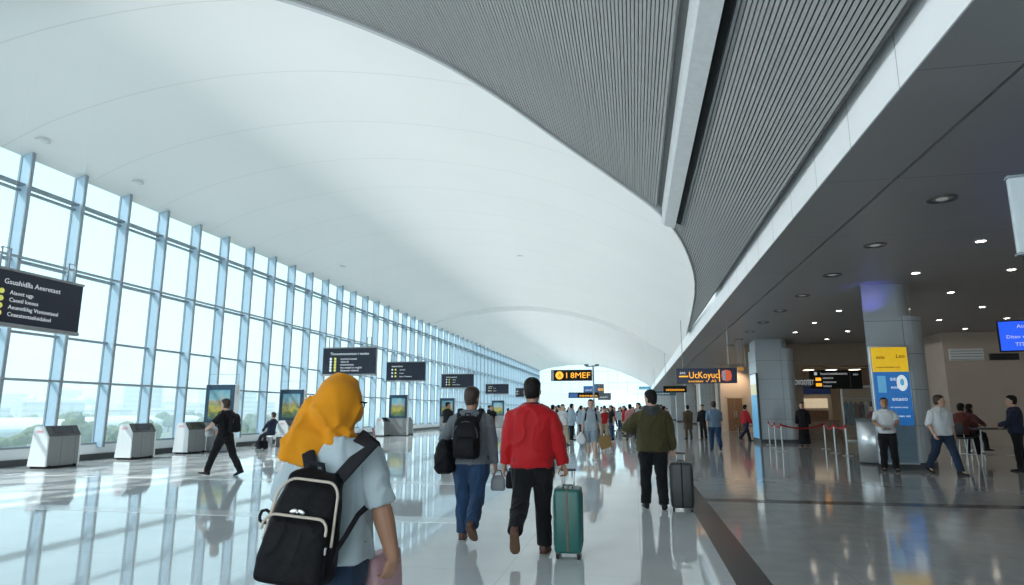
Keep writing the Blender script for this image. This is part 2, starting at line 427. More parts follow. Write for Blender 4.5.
# right-hand walls
bm = bmesh.new(); box(bm, 7.1, 7.3, 48, Y1, 0, SOF); tag(obj('wall_right_far', bm, M_beige), kind='structure')
bm = bmesh.new(); box(bm, 6.0, 14, 47.9, 48.1, 0, SOF); tag(obj('wall_back', bm, M_beige), kind='structure')
bm = bmesh.new(); box(bm, 21.0, 21.2, Y0, 48, 0, SOF); tag(obj('wall_right', bm, M_beige), kind='structure')
bm = bmesh.new(); box(bm, 12.9, 21, 30.0, 30.2, 0, SOF); wr_ = tag(obj('wall_right_back', bm, M_beige), kind='structure')
bm = bmesh.new(); box(bm, 12.9, 13.1, 30.2, 40, 0, SOF); tag(obj('wall_right_return', bm, M_beige), kind='structure')

# outside: grass and road below the terminal
M_grass = mat('grass_outside', (0.22, 0.25, 0.2), 0.95, var=0.3, scale=0.02)
plane('ground_outside', -1500, WX - 0.3, -600, 1500, -6.0, M_grass, 0.5)
plane('ground_beyond', WX - 0.3, 800, Y1 + 4, 1500, -6.0, M_grass, 0.5)
plane('road_outside', -95, -60, -600, 1500, -5.95, mat('pale_road', (0.5, 0.51, 0.52), 0.9), 0.05)

# ------------------------------------------------------------------ people
SKIN = [mat('skin_light', (0.55, 0.34, 0.25), 0.5, var=0.06), mat('skin_tan', (0.36, 0.19, 0.12), 0.5, var=0.06), mat('skin_brown', (0.22, 0.11, 0.07), 0.5, var=0.06)]
HAIR = mat('black_hair', (0.012, 0.010, 0.010), 0.55, var=0.3, scale=40, bump=0.5, bscale=120, stretch=(1, 1, 0.2))
HAIRB = mat('brown_hair', (0.035, 0.02, 0.013), 0.55, var=0.3, scale=40, bump=0.5, bscale=120, stretch=(1, 1, 0.2))
EYE_M = mat('dark_eye', (0.02, 0.015, 0.012), 0.2)
LIP = mat('lips', (0.38, 0.15, 0.12), 0.5)
BLKSHOE = mat('black_shoe', (0.018, 0.018, 0.02), 0.5)
BRNSHOE = mat('brown_shoe', (0.10, 0.045, 0.03), 0.55)
WHTSHOE = mat('white_shoe', (0.7, 0.7, 0.7), 0.6)
SOLE_W = mat('pale_sole', (0.55, 0.53, 0.5), 0.7); SOLE_B = mat('brown_sole', (0.14, 0.07, 0.04), 0.8)
def rotx(v, a, c=(0, 0, 0)): return Matrix.Rotation(a, 3, 'X') @ (Vector(v) - Vector(c)) + Vector(c)
HEADR = [(-0.128, .046, .040, .055), (-0.112, .050, .082, .058), (-0.09, .058, .090, .068), (-0.06, .066, .091, .084), (-0.02, .072, .090, .096), (0.02, .0755, .090, .101),
         (0.055, .075, .088, .101), (0.085, .068, .078, .092), (0.105, .052, .058, .072), (0.118, .028, .030, .042)]
def hand(bm, w, d, n, th, curl=25, k=1.0, spread=0.0):
    """w wrist, d finger direction, n palm normal, th thumb side"""
    d = d.normalized(); n = (n - d * n.dot(d)).normalized(); s = d.cross(n); s = s if s.dot(th) > 0 else -s
    rings = []
    for t, a, b in ((-0.012, .024, .018), (0.01, .027, .018), (0.04, .038, .017), (0.07, .042, .015), (0.088, .040, .012)):
        rings.append(ering(w + d * t * k, s, n, a * k, b * k, 14, 2.6))
    loft(bm, rings)
    for q, (off, L) in enumerate(((0.031, .068), (0.0105, .077), (-0.0105, .071), (-0.031, .056))):
        p = w + d * 0.084 * k + s * off * k; a = 0.0; pts = [p - d * 0.02 * k, p]; dd = d + s * (off * (2.0 + spread)); dd.normalize()
        for f, cm in ((0.45, 0.8), (0.32, 1.1), (0.26, 0.8)):
            a += R(curl + q * 3) * cm
            p = p + (dd * math.cos(a) + n * math.sin(a)) * L * f * k; pts.append(p)
        tube(bm, pts, [.0095 * k, .0095 * k, .0085 * k, .0078 * k, .0065 * k], 8)
    p0 = w + d * 0.02 * k + s * 0.026 * k
    t1 = (d * 0.6 + s * 0.75 + n * 0.35).normalized(); t2 = (d * 0.85 + s * 0.25 + n * 0.5).normalized()
    tube(bm, [p0 - s * 0.01 * k, p0 + t1 * 0.034 * k, p0 + t1 * 0.034 * k + t2 * 0.03 * k, p0 + t1 * 0.034 * k + t2 * 0.054 * k], [.013 * k, .0115 * k, .0095 * k, .0075 * k], 8)
def ik(S_, T, a, b, pole):
    d = T - S_; L = min(d.length, (a + b) * 0.999); u = d.normalized()
    x = (a * a - b * b + L * L) / (2 * L); h = math.sqrt(max(0, a * a - x * x))
    p = Vector(pole) - u * u.dot(Vector(pole)); p.normalize()
    return S_ + u * x + p * h, S_ + u * L
UP_R = [(0.86, .155, .105, 0), (0.95, .165, .112, 0), (1.05, .145, .098, 0), (1.18, .155, .105, 0.005), (1.30, .170, .112, 0.0), (1.38, .172, .10, -0.005), (1.435, .125, .078, -0.01), (1.47, .07, .062, -0.01)]
def person(label, xy, hd=0.0, h=1.75, legs=((18, 8, 0), (-14, 25, 0)), feet=(None, None), hands=(None, None), poles=(None, None), palms=(None, None), fingers=(None, None), curl=(28, 28),
           lean=0.0, head=(0, 0), top=None, bottom=None, hair=(HAIR, 'short'), shoe=BLKSHOE, sole=None, skin=SKIN[0], vox=0.011, group=None, seat=None, face=False, bulk=1.0, xs=1.0, arm=1.0, z=0.0, cat='person', roll=0.0):
    s = h / 1.75; lean = -R(lean)
    Tq = lambda p: rotx(p, lean, (0, 0, 0.92))
    J = {}
    for i, sx in enumerate((-1, 1)):
        hf, kf, ab = legs[i]; hp = Vector((sx * 0.092 * xs, 0, 0.92))
        def dirv(a): return Vector((math.sin(R(ab)) * sx * math.cos(R(a)), math.sin(R(a)), -math.cos(R(a)) * math.cos(R(ab))))
        kn = hp + dirv(hf) * 0.43; an = kn + dirv(hf - kf) * 0.40
        fp = feet[i] if feet[i] is not None else (min(0, -(kf - hf) * 0.75) if kf > 30 and hf < 25 else 0)
        J[i] = (hp, kn, an, R(fp), ab * sx)
    def footpts(i):
        hp, kn, an, fp, ab = J[i]; M = Matrix.Rotation(-R(ab) * 1.0 - R(5) * (1 if i else -1), 3, 'Z') @ Matrix.Rotation(fp, 3, 'X')
        return an, M
    lows = []
    for i in (0, 1):
        an, M = footpts(i)
        for q in ((0, 0.19, -0.085), (0, -0.065, -0.085)): lows.append((an + M @ Vector(q)).z)
    dz = -min(lows)
    if seat is not None: dz = seat / s - 0.92 + 0.10
    off = Vector((0, 0, dz))
    root_loc = (xy[0], xy[1], z)
    # arms
    A = []
    for i, sx in enumerate((-1, 1)):
        sh = Tq((sx * 0.172 * bulk ** 0.6, -0.01, 1.395))
        tg = hands[i] if hands[i] is not None else (sx * 0.245, 0.03 + 0.1 * (1 if (legs[i][0] < 0) else -0.6), 0.86)
        tg = Vector(tg)
        el, wr = ik(sh, tg, 0.29, 0.255, poles[i] or (sx * 0.5, -1, -0.1))
        A.append((sh, el, wr))
    bm = bmesh.new()
    loft(bm, [ering(Tq((0, y0, zz)), X3, rotx(Y3, lean), a * bulk * 0.92, b * bulk * 0.9, 18, 2.3) for zz, a, b, y0 in UP_R])
    nk = Tq((0, -0.012, 1.45)); hc = Tq((0, 0.022, 1.622))
    tube(bm, [nk - Vector((0, 0, .03)), nk + Vector((0, 0.002, .03)), hc + Vector((0, -0.025, -0.07))], [.066, .060, .060], 14)
    HM = Matrix.Rotation(-R(head[0]), 3, 'Z') @ Matrix.Rotation(-R(head[1]), 3, 'X') @ Matrix.Rotation(R(roll), 3, 'Y')
    HK = 1.09
    HT = lambda p: hc + HM @ (Vector(p) * HK)
    def headloft(b_, rings, g=0.0):
        loft(b_, [[HT((math.copysign(abs(math.cos(t)) ** 0.88, math.cos(t)) * (a + g), (math.copysign(abs(math.sin(t)) ** 0.88, math.sin(t))) * ((f if math.sin(t) >= 0 else bk) + g), zz)) for t in [2 * math.pi * q / 20 for q in range(20)]] for zz, a, f, bk in rings])
    headloft(bm, HEADR)
    for sx in (-1, 1):
        ball(bm, HT((sx * 0.079, -0.008, -0.015)), .011, .02, .032, 10, HM)
        ball(bm, HT((sx * 0.03, 0.083, 0.028)), .03, .014, .008, 8, HM)              # brow
    tube(bm, [HT((0, 0.088, 0.018)), HT((0, 0.104, -0.012)), HT((0, 0.112, -0.03)), HT((0, 0.092, -0.036))], [.009, .012, .015, .010], 8)
    ball(bm, HT((0, 0.085, -0.062)), .024, .014, .010, 8, HM)
    for i, sx in enumerate((-1, 1)):
        sh, el, wr = A[i]
        tube(bm, [Tq((sx * 0.08, -0.01, 1.40)), sh, sh.lerp(el, .4), el, el.lerp(wr, .3), el.lerp(wr, .75), wr], [q * arm for q in (.048, .044, .046, .041, .043, .033, .027)], 12)
        fd = Vector(fingers[i]) if fingers[i] is not None else (wr - el)
        pn = Vector(palms[i]) if palms[i] is not None else Vector((-sx, 0, 0))
        hand(bm, wr, fd, pn, Vector((0, 1, 0.2)) if abs(fd.normalized().y) < 0.8 else Vector((-sx, 0, 1)), curl[i], 1.0)
        hp, kn, an, fp, ab = J[i]
        tube(bm, [hp + Vector((0, 0, .02)), hp.lerp(kn, .35), kn, kn.lerp(an, .3), kn.lerp(an, .75), an], [.088, .080, .056, .058, .042, .036], 12)
        a_, M = footpts(i)
        tube(bm, [a_ + M @ Vector((0, -.02, -.03)), a_ + M @ Vector((0, .06, -.045)), a_ + M @ Vector((0, .13, -.06))], [.035, .034, .028], 10)
    def shift(b_):
        for v in b_.verts: v.co += off
        return b_
    me = remesh(shift(bm), vox, 3, scale=s); me.name = 'person'
    o = put('person', me, skin, None, root_loc, (0, 0, hd)); tag(o, label, cat, group)
    cv = max(vox, 0.011)
    # ---- clothes
    if top:
        m_ = top.get('m', 0.016); hem = top.get('hem', 0.87); b_ = bmesh.new(); fl_ = top.get('flare', 0.0); bk = bulk * top.get('bulk', 1.0)
        zs = [q for q in UP_R if q[0] > hem + 0.04]
        first = (hem, zs[0][1] + fl_ + 0.004, zs[0][2] + fl_ + 0.006, zs[0][3])
        rs = [first] + zs[:-1] + [(1.462, .094, .075, -0.012)]
        rr = []
        for q, (zz, a, b, y0) in enumerate(rs):
            ww = top.get('straight', 0.5); a2 = a + (0.163 - a) * ww * (1 if zz < 1.3 else 0)
            rr.append(ering(Tq((0, y0, zz)), X3, rotx(Y3, lean), a2 * bk + m_, b * bk + m_ + (0.015 if zz < 1.25 else 0) * ww, 24, 2.4))
        if top.get('collar', True): rr.append(ering(Tq((0, -0.012, 1.49)), X3, rotx(Y3, lean), .066 + m_ * 0.5, .064 + m_ * 0.5, 24, 2.1)); 
        loft(b_, rr)
        for i, sx in enumerate((-1, 1)):
            sh, el, wr = A[i]; sl = top.get('sleeve', 'long')
            r0 = (.056 + m_ * .85) * top.get('aw', 1.0)
            st = Tq((sx * 0.045, -0.012, 1.425)); s1 = sh + Vector((-sx * .045, 0, .012 - m_ * .5)); s2 = sh + Vector((sx * .012, 0, -.03 - m_ * .35)); sh = s2
            if sl == 'short':
                e2 = sh.lerp(el, top.get('slen', 0.72)); tube(b_, [st, s1, sh, sh.lerp(e2, .5), e2], [.05, r0 * .84, r0, r0 * 0.98, r0 * 1.0], 14, round_ends=False)
            elif sl == 'elbow':
                e2 = el.lerp(wr, .15); tube(b_, [st, s1, sh, sh.lerp(el, .6), el, e2], [.05, r0 * .84, r0, r0 * 0.92, r0 * .88, r0 * .86], 14, round_ends=False)
            else:
                e2 = el.lerp(wr, 0.97); k = top.get('sw', 1.0)
                tube(b_, [st, s1, sh, sh.lerp(el, .5), el, el.lerp(wr, .4), e2], [.05, r0 * .84, r0, r0 * .92 * k, r0 * .84 * k, r0 * .78 * k, r0 * .62 * k], 14, round_ends=False)
        wn_ = top.get('wr', 0.012)
        o2 = put('top', remesh(shift(b_), cv, 3, wn_, 7.0, top.get('seed', xy[0]), 0.6, s), top['mat'], o); o2.name = top.get('name', 'shirt')
        if top.get('hood'):
            b_ = bmesh.new()
            tube(b_, [Tq(p) for p in ((-0.085, 0.065, 1.445), (-0.115, -0.02, 1.475), (-0.085, -0.095, 1.48), (0, -0.125, 1.465), (0.085, -0.095, 1.48), (0.115, -0.02, 1.475), (0.085, 0.065, 1.445))], [.026, .036, .045, .052, .045, .036, .026], 12)
            ball(b_, Tq((0, -0.125, 1.42)), .11, .045, .075, 14)
            put('hood', remesh(shift(b_), cv, 3, 0.006, 12, 1.0, 0.8, s), top['hood'], o)
        if top.get('band'):        # knitted collar and cuffs
            b_ = bmesh.new(); c = Tq((0, -0.012, 1.487)); loft(b_, [ering(c + Z3 * zz, X3, Y3, r, r * .96, 20, 2) for zz, r in ((-.018, .083), (.012, .078), (.012, .068), (-.018, .07))])
            shift(b_); [setattr(v, 'co', v.co * s) for v in b_.verts]; obj('collar', b_, top['band'], o, True)
    if bottom:
        b_ = bmesh.new(); w = bottom.get('w', 1.0); kind = bottom.get('kind', 'trousers')
        loft(b_, [ering(Tq((0, 0, zz)) if zz > .92 else Vector((0, 0, zz)), X3, Y3, a * bulk * xs, b * bulk, 22, 2.4) for zz, a, b in ((0.82, .165, .115), (0.87, .178, .128), (0.95, .176, .125), (1.03, .158, .112))])
        for i in (0, 1):
            hp, kn, an, fp, ab = J[i]; sx = 1 if i else -1
            if kind == 'shorts':
                e2 = hp.lerp(kn, .92); tube(b_, [hp + Vector((0, 0, .03)), hp.lerp(kn, .4), e2], [.105 * w, .105 * w, .095 * w], 14, round_ends=False)
            else:
                e2 = kn + (an - kn) * bottom.get('len', 1.04)
                tube(b_, [hp + Vector((0, -0.005, .03)), hp.lerp(kn, .35), hp.lerp(kn, .7), kn, kn.lerp(an, .35), kn.lerp(an, .75), e2], [.108 * bulk, .100 * w * bulk, .086 * w, .076 * w, .074 * w, .069 * w, .067 * w], 14, round_ends=False)
        if kind == 'gown':
            c = [J[0][2].lerp(J[1][2], .5), J[0][1].lerp(J[1][1], .5)]
            loft(b_, [ering(c[0] + Vector((0, 0, 0.0)), X3, Y3, .24, .2 + abs(J[0][2].y - J[1][2].y) / 2, 22, 2), ering(c[1], X3, Y3, .21, .16, 22, 2), ering((0, 0, .9), X3, Y3, .18, .13, 22, 2)])
        o2 = put('bottom', remesh(shift(b_), cv, 3, bottom.get('wr', 0.011), 8.0, xy[1], 0.55, s), bottom['mat'], o); o2.name = bottom.get('name', kind)
    # ---- shoes
    for i in (0, 1):
        a_, M = footpts(i); b_ = bmesh.new()
        prof = [(-.078, .030, -.088, -.022), (-.06, .037, -.088, .012), (-.02, .040, -.088, .016), (.03, .041, -.088, -.004), (.08, .045, -.088, -.028), (.13, .047, -.088, -.042), (.175, .040, -.086, -.052), (.20, .022, -.083, -.062)]
        loft(b_, [ering(a_ + M @ Vector((0, y, (lo + hi) / 2)) + off, M @ X3, M @ Z3, wd, (hi - lo) / 2, 12, 2.8) for y, wd, lo, hi in prof])
        for v in b_.verts: v.co *= s
        sh_ = obj('shoe', b_, shoe, o, True)
        if sole is not None:
            b_ = bmesh.new(); loft(b_, [ering(a_ + M @ Vector((0, y, -.086)) + off, M @ X3, M @ Z3, wd + .004, .009, 12, 3) for y, wd, lo, hi in prof])
            for v in b_.verts: v.co *= s
            obj('sole', b_, sole, sh_, True)
    # ---- hair
    hm, hk = hair
    if hk in ('short', 'bob', 'long', 'cap'):
        b_ = bmesh.new()
        rings = [(-0.085, .052, -.045, .078), (-0.06, .066, -.03, .090), (-0.02, .074, -.012, .103), (0.02, .078, .012, .108), (0.05, .079, .06, .109), (0.07, .077, .090, .106), (0.092, .068, .083, .096), (0.113, .05, .06, .076), (0.128, .025, .03, .042)]
        if hk == 'bob': rings[0:2] = [(-0.16, .075, .0, .095), (-0.06, .085, .0, .105)]
        if hk == 'long': rings[0:1] = [(-0.34, .085, -.045, .13), (-0.2, .095, -.03, .12), (-0.08, .085, -.01, .105)]
        loft(b_, [[HT((math.cos(t) * (a + .004), (math.sin(t) * (bk + .002) if math.sin(t) < 0 else math.sin(t) * max(f, .004)) + (f if f < 0 and math.sin(t) >= 0 else 0) * math.sin(t), zz)) for t in [2 * math.pi * q / 20 for q in range(20)]] for zz, a, f, bk in rings])
        put('hair', remesh(shift(b_), min(cv, 0.009), 2, 0.004, 40, 0.3, 1.0, s), hm, o)
    if face:
        for sx in (-1, 1):
            b_ = bmesh.new(); ball(b_, HT((sx * .031, .084, .012)) + off, .013, .009, .0075, 8, HM); [setattr(v, 'co', v.co * s) for v in b_.verts]; obj('eye', b_, EYE_M, o, True)
        b_ = bmesh.new(); ball(b_, HT((0, .092, -.062)) + off, .024, .009, .007, 8, HM); [setattr(v, 'co', v.co * s) for v in b_.verts]; obj('mouth', b_, LIP, o, True)
    info = dict(o=o, s=s, off=off, A=[[(q + off) * s for q in a] for a in A], hc=(hc + off) * s, HM=HM, T=lambda p: (Tq(p) + off) * s, hd=hd, xy=xy)
    return info
def towl(P, p):                   # a point in a person's own frame -> the place
    return Matrix.Rotation(P['hd'], 3, 'Z') @ Vector(p) + Vector((P['xy'][0], P['xy'][1], 0))
def worn(P, name, base, label, cat, group=None):
    """an Empty for a bag worn or held by a person: base in the person's frame"""
    return empty(name, towl(P, base), P['hd'], label, cat, group)

# ------------------------------------------------------------------ bags and cases
M_bag = mat('black_nylon', (0.006, 0.006, 0.008), 0.6, var=0.25, scale=12, bump=0.25, bscale=30)
M_zip = mat('cream_piping', (0.55, 0.48, 0.40), 0.6)
M_web = mat('black_webbing', (0.018, 0.018, 0.022), 0.7, bump=0.3, bscale=200)
def rrect(w, d, z, n=28, e=4.0, cx=0.0, cy=0.0):
    return ering((cx, cy, z), X3, Y3, w / 2, d / 2, n, e)
def bagbody(bm, w, d, h, z0=0.0, cy=0.0, top=0.72, e=3.6, taper=0.0):
    for_ = [(0.0, .80, .80), (.03, .95, .95), (.10, 1, 1), (.45, 1, 1), (.7, .98, .93), (.86, .9, .78), (.95, .76 * (top + .28), .56), (1.0, .5 * (top + .28), .3)]
    loft(bm, [rrect(w * a * (1 - taper * t), d * b, z0 + h * t, 28, e, taper * t * w * .3, cy + (d * (1 - b)) * 0.35) for t, a, b in for_])
def loc_in(E_, p):               # place -> an Empty's own frame
    return E_.rotation_euler.to_matrix().inverted() @ (Vector(p) - Vector(E_.location))
def daypack(P, base, label, w=.30, d=.17, h=.46, m=M_bag, straps=True, turn=0.0, group=None, details=True):
    """a plain backpack on a back: base = middle of its bottom in the wearer's frame"""
    E_ = worn(P, 'backpack', base, label, 'backpack', group); E_.rotation_euler.z += turn
    bm = bmesh.new(); bagbody(bm, w, d, h); put('bag_body', remesh(bm, .012, 4, .006, 8, base[0]), m, E_)
    bm = bmesh.new(); bagbody(bm, w * .78, d * .5, h * .5, .02, -d * .42); obj('front_pocket', bm, m, E_, True)
    if details:
        bm = bmesh.new(); pts = []
        for k in range(13):
            t = math.pi * k / 12; pts.append((math.cos(t) * w * .47, -d * .47 + math.sin(t) * d * .2, h * .5 + math.sin(t) * h * .36))
        tube(bm, pts, .006, 6); obj('zipper', bm, M_dark, E_, True)
        bm = bmesh.new(); tube(bm, [(-.03, d * .3, h * .97), (-.025, d * .3, h * 1.05), (.025, d * .3, h * 1.05), (.03, d * .3, h * .97)], .009, 8); obj('grab_handle', bm, M_web, E_, True)
    if straps:
        s = P['s']
        for sx in (-1, 1):
            sh = P['A'][0 if sx < 0 else 1][0]
            q = [P['T']((sx * .085, -.15, 1.28)), P['T']((sx * .115, -.13, 1.40)), P['T']((sx * .125, -.035, 1.492)), P['T']((sx * .13, .07, 1.455)), P['T']((sx * .145, .145, 1.33)), P['T']((sx * .17, .12, 1.16)), P['T']((sx * .165, -.03, 1.08)), P['T']((sx * .12, -.145, 1.05))]
            bm = bmesh.new(); tube(bm, [loc_in(E_, towl(P, v)) for v in q], [.028, .032, .034, .032, .03, .022, .018, .018], 10, .28, ref=None if False else (0, -0.35, 1)); obj('strap', bm, M_web, E_, True)
    return E_
def suitcase(label, xy, rz, w, d, h, m, mz, handle_h, tilt=0.0):
    """w across, d deep, h = body height; wheels below"""
    E_ = empty('suitcase', (xy[0], xy[1], 0), rz, label, 'suitcase')
    bm = bmesh.new(); zb = .055
    rg = [(0, .86, .9), (.015, .96, .97), (.05, 1, 1), (.5, 1, 1), (.95, 1, 1), (.985, .96, .97), (1.0, .86, .9)]
    loft(bm, [rrect(w * a, d * b, zb + h * t, 32, 7) for t, a, b in rg]); obj('shell', bm, m, E_, True)
    bm = bmesh.new(); box(bm, -.011, .011, -d / 2 - .004, d / 2 + .004, zb + .02, zb + h + .004, .004); obj('zipper_band', bm, mz, E_)
    for sx in (-1, 1):
        for k in range(3):
            bm = bmesh.new(); x = sx * (w / 2 + .002); y = (k - 1) * d * .27
            box(bm, x - .004, x + .004, y - .012, y + .012, zb + h * .1, zb + h * .9, .003); obj('rib', bm, m, E_)
        for sy in (-1, 1):
            bm = bmesh.new(); c = (sx * (w / 2 - .035), sy * (d / 2 - .035))
            loft(bm, [ering((c[0] + q, c[1], .025), Y3, Z3, .025, .025, 16, 2) for q in (-.012, .012)]); wh = obj('wheel', bm, M_rubber, E_, True)
            bm = bmesh.new(); box(bm, c[0] - .018, c[0] + .018, c[1] - .016, c[1] + .016, .03, .06, .004); obj('wheel_fork', bm, M_dark, wh)
    t = empty('handle', (0, d * .22, zb + h)); t.parent = E_
    for sx in (-1, 1):
        bm = bmesh.new(); tube(bm, [(sx * .055, 0, -.02), (sx * .055, 0, handle_h)], .008, 10); obj('tube', bm, M_steel, t, True)
    bm = bmesh.new(); tube(bm, [(-.065, 0, handle_h), (.065, 0, handle_h)], .014, 10); obj('grip', bm, M_dark, t, True)
    bm = bmesh.new(); tube(bm, [(-.05, -d * .1, zb + h), (-.045, -d * .1, zb + h + .028), (.045, -d * .1, zb + h + .028), (.05, -d * .1, zb + h)], .008, 8); obj('carry_handle', bm, M_dark, E_, True)
    return E_

# ------------------------------------------------------------------ the five travellers walking ahead
DENIM = cloth('blue_denim', (0.02, 0.048, 0.105), 0.2, 0.3, 20); DENIMD = cloth('dark_denim', (0.02, 0.035, 0.065), 0.2, 0.3, 20)
BLACKC = cloth('black_cloth', (0.012, 0.012, 0.014), 0.2, 0.3); CHAR = cloth('charcoal_cloth', (0.05, 0.053, 0.058), 0.15)
# 1 woman in the mustard headscarf
wp = at(337, 411, 2.92)
W = person('woman in mustard headscarf and pale blue shirt, black backpack on her back', (wp.x, wp.y), R(-4), 1.575, legs=((12, 6, 1), (-8, 14, 1)),
           hands=((-.385, .03, .845), (.365, .03, .79)), poles=((-1, -.6, 0), (.8, -1, .1)), palms=((.9, .2, 0), (-.85, .5, 0)), fingers=((-.1, .2, -1), (-.28, .12, -1)), curl=(30, 24),
           top=dict(mat=cloth('pale_blue_shirt', (0.42, 0.50, 0.54), 0.06, 0.3, 9), m=.026, hem=.855, sleeve='short', slen=.98, aw=1.06, wr=.016, straight=.6, flare=.03, collar=False, seed=3.1),
           bottom=dict(mat=DENIMD, w=1.02), hair=(HAIR, 'none'), shoe=WHTSHOE, sole=SOLE_W, skin=SKIN[1], vox=.0062, bulk=1.13, arm=1.25, head=(28, 4), cat='person')
wo = W['o']; T = lambda p: (Vector(p) + W['off']) * W['s']
bm = bmesh.new(); hc = Vector((0, .022, 1.622))
def Hq(p): return hc + W['HM'] @ Vector(p)
ball(bm, Hq((0, -.008, .014)), .122, .140, .152, 24, W['HM'])
ball(bm, Hq((0, -.03, -.04)), .118, .125, .135, 20, W['HM'])
tube(bm, [Hq((0, .0, -.06)), (0, 0, 1.50), (0, .0, 1.45)], [.098, .098, .12], 20)
tube(bm, [Hq((-.02, -.07, .01)), Hq((-.05, -.10, -.08)), (-.085, -.115, 1.47), (-.118, -.135, 1.40), (-.135, -.145, 1.335)], [.10, .118, .118, .112, .105], 20, .40, ref=(-.25, 1, .1), round_ends=False)
tube(bm, [Hq((-.08, .02, .02)), Hq((-.095, -.01, -.08)), (-.125, -.03, 1.46), (-.15, -.06, 1.39)], [.05, .06, .06, .055], 14, .6, ref=(-1, 0, .2))
tube(bm, [(.03, -.06, 1.455), (.0, .06, 1.42), (-.05, .10, 1.36)], [.09, .10, .08], 14, .5, ref=(0, 1, 0))
for v in bm.verts: v.co += W['off']
scarf = remesh(bm, .008, 8, .021, 8.0, 4.2, .5, W['s'])
put('headscarf', scarf, cloth('mustard_cloth', (0.66, 0.255, 0.010), 0.1, 0.25, 10, 0.85), wo)
g = empty('glasses', (0, 0, 0)); g.parent = wo
for sx in (-1, 1):
    bm = bmesh.new(); tube(bm, [T(Hq((sx * .036 + .026 * math.cos(t), .118, .012 + .02 * math.sin(t)))) for t in [2 * math.pi * q / 14 for q in range(15)]], .0025, 6); obj('rim', bm, M_black, g, True)
    bm = bmesh.new(); tube(bm, [T(Hq((sx * .064, .118, .022))), T(Hq((sx * .108, .10, .024))), T(Hq((sx * .10, .0, .02)))], .003, 6); obj('temple', bm, M_black, g, True)
# her backpack
bp_ = at(303, 411, 2.66)
BP = empty('backpack', (bp_.x, bp_.y, 0.715), R(12), 'large black backpack with cream piping hanging low behind the woman in mustard', 'backpack')
BP.rotation_euler.y = R(7); bw, bd, bh = .33, .18, .45
bm = bmesh.new(); bagbody(bm, bw, bd, bh, 0, 0, .95, taper=.24); put('bag_body', remesh(bm, .009, 4, .010, 7, 2.0), M_bag, BP)
bm = bmesh.new(); bagbody(bm, bw * .88, bd * .62, bh * .63, .005, -bd * .43, 1.0, 4.5, taper=.1); put('front_pocket', remesh(bm, .008, 4, .006, 8, 5.0), M_bag, BP)
def arch_pts(hw, y, zb, zt, r=.06, yt=0.0, n=6):
    pts = [(-hw, y, zb)]
    for k in range(n + 1):
        t = math.pi - math.pi / 2 * k / n; pts.append((-hw + r + r * math.cos(t), y + yt * math.sin(t), zt - r + r * math.sin(t)))
    for k in range(n + 1):
        t = math.pi / 2 - math.pi / 2 * k / n; pts.append((hw - r + r * math.cos(t), y + yt * math.sin(t), zt - r + r * math.sin(t)))
    pts.append((hw, y, zb)); return pts
bm = bmesh.new(); tube(bm, [(x * (1 - .24 * z / bh) + .24 * z * .3 * bw / bh, y, z) for x, y, z in arch_pts(bw * .475, -bd * .42, .17, bh * .93, .07, .035)], .0062, 8); obj('piping', bm, M_zip, BP, True)
bm = bmesh.new(); tube(bm, arch_pts(bw * .40, -bd * .70, .22, bh * .615, .045, .02), .0062, 8); obj('piping', bm, M_zip, BP, True)
bw_ = empty('bow_badge', (0.0, -bd * .66, bh * .66)); bw_.parent = BP
for sx in (-1, 1):
    bm = bmesh.new(); ball(bm, (sx * .016, 0, .002), .017, .004, .008, 10, Matrix.Rotation(R(18 * sx), 3, 'Y')); obj('loop', bm, mat('silver_badge', (.8, .8, .8), .3, 0.6), bw_, True)
bm = bmesh.new(); ball(bm, (0, -.002, 0), .006, .005, .006, 8); obj('knot', bm, MATS['silver_badge'], bw_, True)
bm = bmesh.new(); tube(bm, [(-bw * .42, -.03, .265), (-bw * .47, -.035, .275), (-bw * .515, -.04, .27), (-bw * .53, -.042, .25), (-bw * .52, -.042, .232), (-bw * .48, -.038, .222), (-bw * .43, -.03, .225)], .007, 8); obj('side_loop', bm, M_web, BP, True)
bm = bmesh.new(); box(bm, bw * .40, bw * .43, -bd * .62, -bd * .56, .14, .17, .003); obj('care_tag', bm, mat('grey_tag', (.4, .4, .42), .5), BP)
bm = bmesh.new(); tube(bm, [(-.04, .05, bh * .97), (-.03, .05, bh * 1.06), (.03, .05, bh * 1.06), (.04, .05, bh * .97)], .011, 8, .6); obj('grab_handle', bm, M_web, BP, True)
def strap(pts, rad, flat, ref):
    bm = bmesh.new(); tube(bm, [loc_in(BP, p) for p in pts], rad, 10, flat, ref); return obj('strap', bm, M_web, BP, True)
tw = lambda p: towl(W, T(p))
strap([at(320, 502, 2.715), at(336, 482, 2.725), at(354, 462, 2.735), at(372, 446, 2.765), tw((.168, -.055, 1.462)), tw((.172, .02, 1.475)), tw((.168, .10, 1.42)), tw((.18, .165, 1.30)), tw((.205, .12, 1.14))], [.030, .034, .034, .034, .034, .034, .034, .03, .02], .22, (-.2, -1, .45))
strap([at(317, 505, 2.715), at(313, 485, 2.73), at(310, 462, 2.755), at(307, 445, 2.80), tw((-.135, -.05, 1.49)), tw((-.14, .05, 1.49)), tw((-.15, .14, 1.38)), tw((-.19, .13, 1.16))], [.028, .03, .03, .03, .03, .03, .03, .02], .22, (0, -1, .45))
bm = bmesh.new(); tube(bm, [loc_in(BP, p) for p in (tw((.205, .12, 1.14)), tw((.215, -.03, 1.12)), at(358, 515, 2.76), at(345, 537, 2.70), at(333, 555, 2.66))], [.014, .014, .012, .011, .011], 8, .3, (.3, -1, .2)); obj('webbing', bm, M_web, BP, True)
